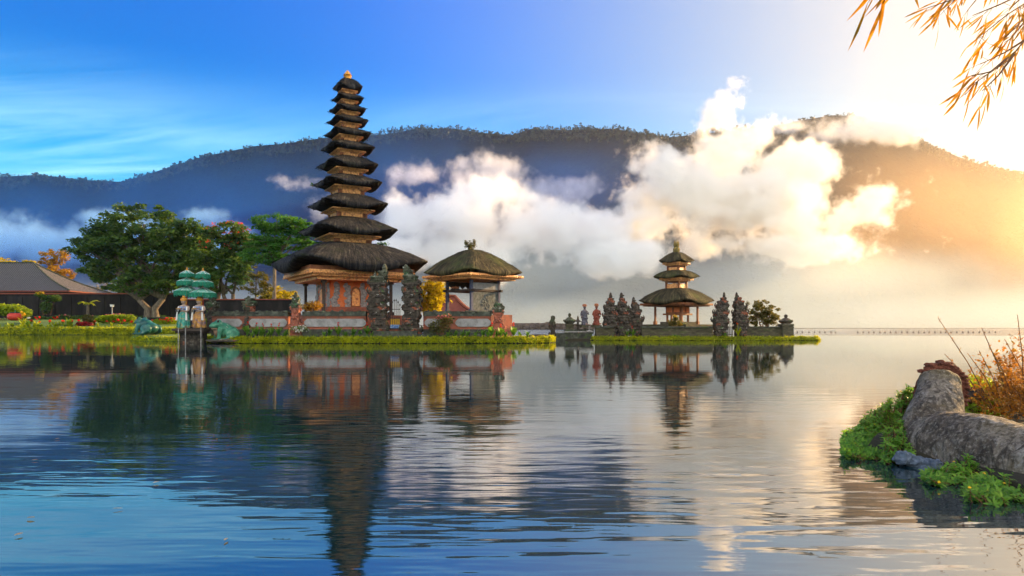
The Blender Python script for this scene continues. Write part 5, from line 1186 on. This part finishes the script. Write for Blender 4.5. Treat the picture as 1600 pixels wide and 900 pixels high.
# ================================================================ near bank on the right with the stone serpent
land('near_bank', [(1322, 6.0), (1345, 5.75), (1400, 5.45), (1460, 5.20), (1530, 4.85), (1600, 4.45), (1750, 4.0), (2100, 3.7), (2300, 6.5), (2000, 9.0), (1600, 8.6), (1440, 7.6), (1350, 6.7)],
     lambda x, y: .10+.16*np.clip((y-5.2)/2.0, 0, 1), M['soil'], base=-.6, lip=.25)
S_ = thing('serpent_statue', WP(1470, 730, 5.6), 'weathered grey stone serpent statue rising from the bank with a dark red crown', 'statue'); S0_ = S_.location.copy()
def sp(px, py, d): return tuple(WP(px, py, d)-S0_)
b = MB(); k_ = 5.6/F
b.tube([sp(1467, 594, 6.25), sp(1467, 612, 6.17), sp(1465, 632, 6.06), sp(1460, 660, 5.94), sp(1456, 700, 5.82), sp(1452, 750, 5.75)], [29*k_*1.11, 31*k_*1.1, 35*k_*1.08, 45*k_*1.05, 53*k_, 58*k_], 24)
b.ico(sp(1467, 594, 6.25), (29*k_*1.11, 29*k_*1.11, 18*k_*1.11), 3)
b.tube([sp(1450, 708, 5.82), sp(1490, 708, 5.62), sp(1540, 716, 5.32), sp(1600, 732, 4.98), sp(1690, 758, 4.6), sp(1820, 800, 4.2)], [60*k_, 66*k_, 65*k_, 60*k_, 57*k_, 54*k_], 24)
b.ico(sp(1480, 696, 5.70), (50*k_, 50*k_, 50*k_), 3); b.ico(sp(1560, 730, 5.2), (50*k_, 40*k_, 40*k_), 3); b.ico(sp(1424, 732, 5.72), (32*k_, 34*k_, 36*k_), 3)
def roughen(p): return   .010*mnoise.fractal(p*5.0, .9, 2.1, 4)+.006*mnoise.noise(p*26)-.007*max(0, 1-abs(mnoise.noise(p*1.9+Vector((3, 1, 2))))*14)
b = remesh(b, .014, 18, roughen)
def serp(t, out):
    p = t.n('ShaderNodeTexCoord').outputs['Object']
    a = t.noise(p, 3.2, 8, 0.68, .5); s1 = t.noise(t.n('ShaderNodeMapping', i_Vector=p, i_Scale=(9, 9, 1.4)).outputs[0], 1.6, 7, .7, .6); f = t.noise(p, 34, 6, .7)
    c = t.ramp(a, [(.34, (.034, .026, .020)), (.46, (.100, .080, .060)), (.57, (.21, .18, .145)), (.70, (.34, .31, .275))])
    c = t.mix(t.rng(s1, .48, .58, 0, .85), c, (.030, .024, .018))
    c = t.mix(t.rng(t.noise(p, 7.5, 8, .72), .60, .68, 0, .7), c, (.44, .42, .40))
    c = t.mix(t.m('MULTIPLY', t.rng(t.noise(p, 2.0, 5, .6), .50, .66), .6), c, (.11, .080, .025))
    c = t.mix(t.rng(f, .52, .66, 0, .45), c, (.40, .36, .30)); c = t.mix(t.rng(f, .46, .36, 0, .5), c, (.022, .017, .012))
    h = t.m('ADD', t.m('MULTIPLY', a, .8), t.m('ADD', t.m('MULTIPLY', f, .35), t.m('MULTIPLY', s1, .4)))
    bp = t.n('ShaderNodeBump', i_Strength=1.0, i_Distance=.05, i_Height=h)
    return t.n('ShaderNodeBsdfPrincipled', i_Base_Color=c, i_Roughness=.88, i_Specular_IOR_Level=.3, i_Normal=bp.outputs[0])
body = b.build('body', mat('weathered_concrete', serp), S_, smooth=True)
# crown: a thick band of overlapping petals round the top of the neck, and a frill down its left side
M['maroon'] = pmat('dark_red_crust', [(.055, .016, .010), (.15, .045, .026), (.26, .095, .055)], 22, .85, .8)
arc = [(1424, 668), (1426, 650), (1429, 632), (1432, 614), (1437, 598), (1446, 584), (1458, 576), (1472, 573), (1486, 577), (1497, 587), (1503, 601), (1504, 618), (1502, 634)]
av = [Vector(sp(a_, b_, 6.42-.012*i)) for i, (a_, b_) in enumerate(arc)]
m = MB(); m.tube(av, [.014, .018, .022, .026, .030, .036, .040, .042, .040, .038, .036, .026, .012], 10); m.build('crown_band', M['maroon'], S_, smooth=True)
m = MB(); cc = Vector(sp(1467, 612, 6.4))
for i in range(len(av)-1):
    n_ = 4 if i < 5 else 3
    for j in range(n_):
        q = av[i].lerp(av[i+1], j/n_); o = (q-cc); o.y = 0; o.normalize(); big = 1.0 if i > 4 else .55
        e = q+o*(.030 if i > 4 else .020)+Vector((0, rnd.uniform(-.03, .01), 0)); m.ico(tuple(e), (.030*big*rnd.uniform(.8, 1.5), .034*big, .019*big*rnd.uniform(.7, 1.3)), 2, .5, i*7+j)
for (a_, b_, w_) in ((1440, 580, .03), (1452, 570, .035), (1470, 566, .036), (1484, 568, .03), (1505, 596, .034), (1510, 603, .026)): m.ico(sp(a_, b_, 6.36), (w_*1.3, w_, w_*.6), 2, .55, int(a_))
m.build('crown_petals', M['maroon'], S_, smooth=True)
m = MB(); m.ico(sp(1575, 688, 4.98), (.020, .012, .016), 2, .3, 2); m.build('red_mark', M['red'], S_)
# bluish stones at the water's edge
M['bluestone'] = pmat('blue_grey_stone', [(.050, .068, .095), (.12, .16, .22), (.28, .33, .40)], 14, .75, .8, bscale=60)
SR = [(1412, 716, 5.45, 15, 9, 'long pale blue stone, leftmost at the foot of the serpent statue'), (1432, 722, 5.42, 15, 8, 'pale blue stone wedged against the serpent statue'), (1446, 738, 5.30, 12, 8, 'dark blue stone at the water, middle of the heap'),
      (1450, 724, 5.36, 9, 6, 'small blue stone high in the heap beside the serpent'), (1463, 728, 5.30, 10, 8, 'round bluish stone right of the heap, largest knob'), (1462, 746, 5.15, 9, 6, 'low wet blue stone nearest us in the heap'), (1476, 738, 5.2, 8, 6, 'small blue stone at the right end of the heap')]
for i, (a, b_, d, w_, h, lb) in enumerate(SR):
    m = MB(); m.ico((0, 0, 0), (w_*d/F*1.0, w_*d/F*.9, h*d/F*1.25), 4, .38, i+3); tag(m.build('stone', M['bluestone'], loc=WP(a, b_, d), smooth=True), lb, 'stone', 'blue stones below the serpent statue')
m = MB(); m.ico((0, 0, 0), (.16, .12, .10), 4, .5, 8); tag(m.build('rock', M['stone'], loc=WP(1512, 622, 7.0), smooth=True), 'grey rock half hidden in the shrubs behind the serpent neck', 'rock')

# ---------------------------------------------------------------- leafy plants: sprigs with whorls of pointed leaves
def leafblade(m, p, d_, n_, L_, W_, droop=.2):
    d_ = d_.normalized(); s_ = d_.cross(n_).normalized(); n2 = s_.cross(d_); pts = []
    for q, w_ in ((0, .12), (.3, .85), (.58, 1.0), (.85, .5), (1, .02)):
        c = p+d_*L_*q-n2*droop*L_*q*q; pts += [c-s_*W_*.5*w_+n2*W_*.12*w_, c, c+s_*W_*.5*w_+n2*W_*.12*w_]
    m.add(pts, [f for i in range(4) for f in ((3*i, 3*i+1, 3*i+4, 3*i+3), (3*i+1, 3*i+2, 3*i+5, 3*i+4))])
def sprigs(name, label, cat, base, spots, leaf, ls, seed, flower=None, nl=9, stem='twig', group=None):
    """spots: tips of the sprigs (world); each carries a whorl of leaves on its own stem"""
    r = random.Random(seed); t_ = thing(name, base, label, cat, group=group); m = MB(); st = MB(); fl = MB(); b = Vector(base)
    for tip in spots:
        tip = Vector(tip)-b; root = Vector((tip.x*.75+r.gauss(0, .03), tip.y+r.uniform(.0, .08), min(0.02, tip.z-.05))); ax = (tip-root).normalized()
        ax = (ax+Vector((r.gauss(0, .35), r.gauss(0, .35)-.15, .4))).normalized(); st.tube([root, root.lerp(tip, .5)+Vector((r.gauss(0, .015), r.gauss(0, .015), 0)), tip], [.005, .004, .003], 5)
        k0 = r.uniform(0, 6)
        for k in range(nl):
            a = k0+k*2.4; u = ax.orthogonal().normalized(); v = ax.cross(u); o = u*math.cos(a)+v*math.sin(a); lift = r.uniform(.1, .9)
            leafblade(m, tip-ax*.035*(k/nl)*r.uniform(.3, 1.6), o+ax*lift, ax, ls*r.uniform(.6, 1.2), ls*.33*r.uniform(.8, 1.2), r.uniform(.05, .4))
        if flower and r.random() < flower[1]:
            q = tip+ax*.03; fl = MB()
            for k in range(6):
                a = k*1.05; o = ax.orthogonal().normalized(); v = ax.cross(o); leafblade(fl, q, o*math.cos(a)+v*math.sin(a)+ax*.5, ax, .012, .008, .1)
            fl.build('flower', L[flower[0]], t_)
    m.build('leaves', L[leaf], t_); st.build('stems', M[stem], t_)
    return t_
def spots_poly(n, poly, d0, d1, ylo, yhi, seed, zmin=.02):
    """tips spread over a mound whose outline in the photograph is poly (px, top py): nearer tips stand lower"""
    r = random.Random(seed); out = []; xs, ys, yb = zip(*poly)
    while len(out) < n:
        px = r.uniform(xs[0], xs[-1]); yt, ybm = np.interp(px, xs, ys), np.interp(px, xs, yb); f = r.random()
        d = d1+(d0-d1)*f+r.gauss(0, .05); py = yt+(ybm-yt)*f+r.gauss(0, 3); p = WP(px, py, d)
        if p.z < zmin: p.z = zmin+r.random()*.03
        out.append(tuple(p))
    return out
sprigs('leafy_shrub', 'green leafy shrub with few yellow flowers spilling into the water left of the serpent statue', 'shrub', WP(1390, 700, 6.1),
       spots_poly(900, [(1318, 686, 704), (1345, 660, 726), (1370, 640, 738), (1400, 616, 738), (1425, 602, 730), (1444, 618, 722)], 5.7, 6.6, 0, 0, 1), 'near', .047, 1, ('yellowflower', .02))
sprigs('leafy_shrub', 'green leafy shrub with yellow flowers under the flank of the serpent statue', 'shrub', WP(1480, 750, 4.95),
       spots_poly(120, [(1445, 742, 752), (1475, 728, 762), (1500, 716, 768), (1530, 716, 772), (1545, 735, 775)], 4.75, 5.05, 0, 0, 2), 'near', .047, 2, ('yellowflower', .08))
sprigs('leafy_shrub', 'green leafy shrub hanging over the water in the bottom right corner', 'shrub', WP(1575, 790, 4.5),
       spots_poly(180, [(1510, 752, 772), (1540, 742, 785), (1570, 738, 798), (1605, 735, 812), (1650, 742, 835)], 4.25, 4.75, 0, 0, 3), 'near', .048, 3, ('yellowflower', .07))
sprigs('leafy_shrub', 'bright sunlit green shrub directly behind the bend of the serpent statue', 'shrub', WP(1525, 660, 6.6),
       spots_poly(120, [(1498, 618, 655), (1515, 606, 660), (1545, 612, 665), (1570, 630, 668)], 6.45, 7.2, 0, 0, 4), 'hedge', .06, 4)
sprigs('leafy_shrub', 'low bright green growth behind the serpent crown at the far edge of the bank', 'shrub', WP(1530, 600, 8.0),
       spots_poly(60, [(1500, 594, 606), (1520, 588, 606), (1550, 584, 606)], 7.6, 8.2, 0, 0, 5), 'hedge', .06, 5)
sprigs('leafy_shrub', 'green leaves crowding the left foot of the serpent neck above the blue stones', 'shrub', WP(1408, 715, 5.6),
       spots_poly(110, [(1380, 672, 728), (1400, 655, 722), (1420, 660, 712), (1436, 690, 708)], 5.5, 5.9, 0, 0, 7), 'near', .047, 7)
# brown twiggy shrub
r = random.Random(6); b0 = WP(1575, 668, 6.7); t_ = thing('dry_shrub', b0, 'rust brown twiggy shrub with small dry leaves at the right edge', 'shrub'); st = MB(); lf = MB()
def twig(p, d_, ln, rad, depth):
    pts = [p]; q = p.copy(); dd = d_.copy()
    for k in range(4): dd = (dd+Vector((r.gauss(0, .24), r.gauss(0, .24), .05))).normalized(); q = q+dd*ln/4; pts.append(q.copy())
    st.tube(pts, [rad*(1-.17*k) for k in range(5)], 5)
    for k in range(int(9+ln*60)):
        if depth == 0 and r.random() < .6: continue
        i = r.randrange(1, 4); c = pts[i].lerp(pts[i+1], r.random()); leafblade(lf, c, Vector((r.gauss(0, 1), r.gauss(0, 1), r.gauss(.3, .8))), Vector((r.gauss(0, .5), r.gauss(0, .5), 1)), r.uniform(.014, .030), r.uniform(.006, .011))
    if depth < 2:
        for k in range(4 if depth == 0 else 3):
            i = r.randrange(1, 5); twig(pts[i].copy(), (dd+Vector((r.gauss(0, .55), r.gauss(0, .5), r.gauss(.1, .3)))).normalized(), ln*r.uniform(.35, .6), rad*.55, depth+1)
for k in range(46):
    px_ = r.uniform(1535, 1680); p = WP(px_, 672, r.uniform(6.5, 7.3))-b0; p.z = r.uniform(-.06, .02); up_ = 1.05 if px_ > 1572 else .62
    twig(p, Vector((r.gauss(-.18, .25), r.gauss(0, .2), 1)).normalized(), r.uniform(.30, .58)*up_, .0045, 0)
for (a, b_, c_, e_) in ((1560, 655, 1466, 497), (1556, 650, 1476, 553), (1565, 640, 1512, 552), (1580, 640, 1534, 512), (1585, 630, 1545, 540), (1570, 645, 1530, 548), (1600, 640, 1590, 492), (1620, 640, 1570, 530)):
    p, q = WP(a, b_, 6.7)-b0, WP(c_, e_, 6.55)-b0; mid = p.lerp(q, .55)+Vector((.02, 0, .02)); st.tube([p, mid, q], [.006, .0045, .0025], 6)
    for k in range(26):
        f = r.uniform(.62, 1.0) if k < 18 else r.uniform(.3, 1); c = (p.lerp(mid, f/.55) if f < .55 else mid.lerp(q, (f-.55)/.45)); leafblade(lf, c, Vector((r.gauss(-.3, .8), r.gauss(0, .8), r.gauss(.4, .6))), Vector((r.gauss(0, .4), 0, 1)), r.uniform(.014, .034), r.uniform(.006, .011))
L['rust'] = leafmat('rusty_small_leaves', [(.10, .045, .012), (.26, .12, .018), (.40, .20, .03), (.20, .20, .03)], .5, (1.4, 1.1, .4), spread=4)
rg = np.random.default_rng(8); P = []
for (a, b_, w_, h, n) in ((1592, 560, 34, 46, 520), (1566, 606, 44, 40, 900), (1610, 610, 50, 50, 900), (1545, 640, 40, 26, 650), (1600, 650, 50, 26, 600), (1552, 566, 22, 20, 130)):
    c = WP(a, b_, 6.7)-b0; P.append(ballpts(n, tuple(c), (w_*6.7/F, .28, h*6.7/F), rg, .55))
P = np.concatenate(P); keep = np.array([mnoise.noise(Vector(p)*7.0) > -.12 for p in P]); lf.quads(leafquads(P[keep], .038, rg, .42, updir=(0, 0, .5)))
st.build('stems', M['twig'], t_); lf.build('leaves', L['rust'], t_)

# ================================================================ bamboo sprays hanging in from the upper right
L['bamboo'] = leafmat('sunlit_bamboo_leaves', [(.06, .08, .010), (.34, .20, .012), (.46, .24, .014), (.54, .24, .016), (.10, .13, .016)], .55, (1.4, 1.1, .2), spread=3)
def bamboo(label, d, stems_, seed, ll):
    r = random.Random(seed); b = WP(*stems_[0][0], d); t_ = thing('bamboo_branch', b, label, 'bamboo', group='bamboo sprays hanging in at the upper right'); st = MB(); lf = MB()
    for si, sp_ in enumerate(stems_):
        pts = [WP(a, c_, d+r.uniform(-.12, .12))-b for a, c_ in sp_]; st.tube(pts, [max(.0012, .0055*(1-k/len(pts))) for k in range(len(pts))], 6)
        ln = sum((pts[i+1]-pts[i]).length for i in range(len(pts)-1))
        for i in range(len(pts)-1):
            n = max(2, int((pts[i+1]-pts[i]).length*38))
            for k in range(n):
                if i == 0 and len(pts) > 2 and k < n*.6: continue
                c = pts[i].lerp(pts[i+1], r.random()); ax = (pts[i+1]-pts[i]).normalized()
                tw = (ax*.8+Vector((r.gauss(-.15, .45), r.gauss(0, .6), r.gauss(-.55, .35)))).normalized(); e = c+tw*r.uniform(.02, .10); st.tube([c, e], [.0012, .0008], 4)
                for q in range(r.choice((1, 1, 2))): leafblade(lf, e, (tw+Vector((r.gauss(0, .3), r.gauss(0, .3), -.35+r.gauss(0, .2)))).normalized(), Vector((r.gauss(0, .5), -1, r.gauss(.3, .4))), ll*r.uniform(.6, 1.2), ll*.085*r.uniform(.8, 1.2), r.uniform(0, .18))
    lf.build('leaves', L['bamboo'], t_); st.build('twigs', M['twig'], t_)
bamboo('lowest glowing orange bamboo spray at the right edge', 3.2, [[(1680, -30), (1602, 62), (1575, 95), (1530, 125), (1508, 148)], [(1602, 62), (1570, 82), (1532, 100)], [(1585, 85), (1560, 118), (1535, 142)], [(1575, 90), (1548, 112), (1512, 120)]], 1, .115)
bamboo('large green and orange bamboo spray in the upper right corner', 3.5, [[(1700, -60), (1602, 5), (1575, 22), (1540, 50), (1530, 66)], [(1700, -30), (1605, 22), (1585, 45), (1566, 62)], [(1620, -20), (1560, 8), (1520, 24)], [(1640, 0), (1600, 35), (1580, 60), (1570, 66)], [(1640, -40), (1590, 2), (1578, 14)]], 2, .115)
bamboo('thin bamboo sprays along the top edge left of the corner spray', 3.8, [[(1600, -80), (1520, -14), (1480, 2), (1450, 12)], [(1560, -60), (1500, -8), (1478, 14)], [(1540, -50), (1490, -16), (1462, 24)], [(1580, -40), (1530, -6), (1512, 16)]], 3, .12)
bamboo('lone dangling bamboo leaves at the top, farthest left of the sprays', 2.9, [[(1480, -90), (1415, -48), (1386, -12)], [(1480, -90), (1400, -60), (1372, -18)]], 4, .17)

# fallen leaves and scraps floating on the lake
r = random.Random(77)
for k in range(9):
    px_, py_ = r.uniform(10, 420), r.uniform(610, 850); d = CH*F/(py_-HZ); m = MB(); leafblade(m, Vector((0, 0, .006)), Vector((r.gauss(0, 1), r.gauss(0, 1), 0)), Vector((0, 0, 1)), r.uniform(.03, .06), r.uniform(.014, .028), -.06)
    o = m.build('floating_leaf', L['pale' if k % 3 else 'rust'], loc=(X(px_, d), d, .004)); tag(o, 'small dry leaf floating on the lake in the left foreground', 'leaf', 'leaves floating on the lake')
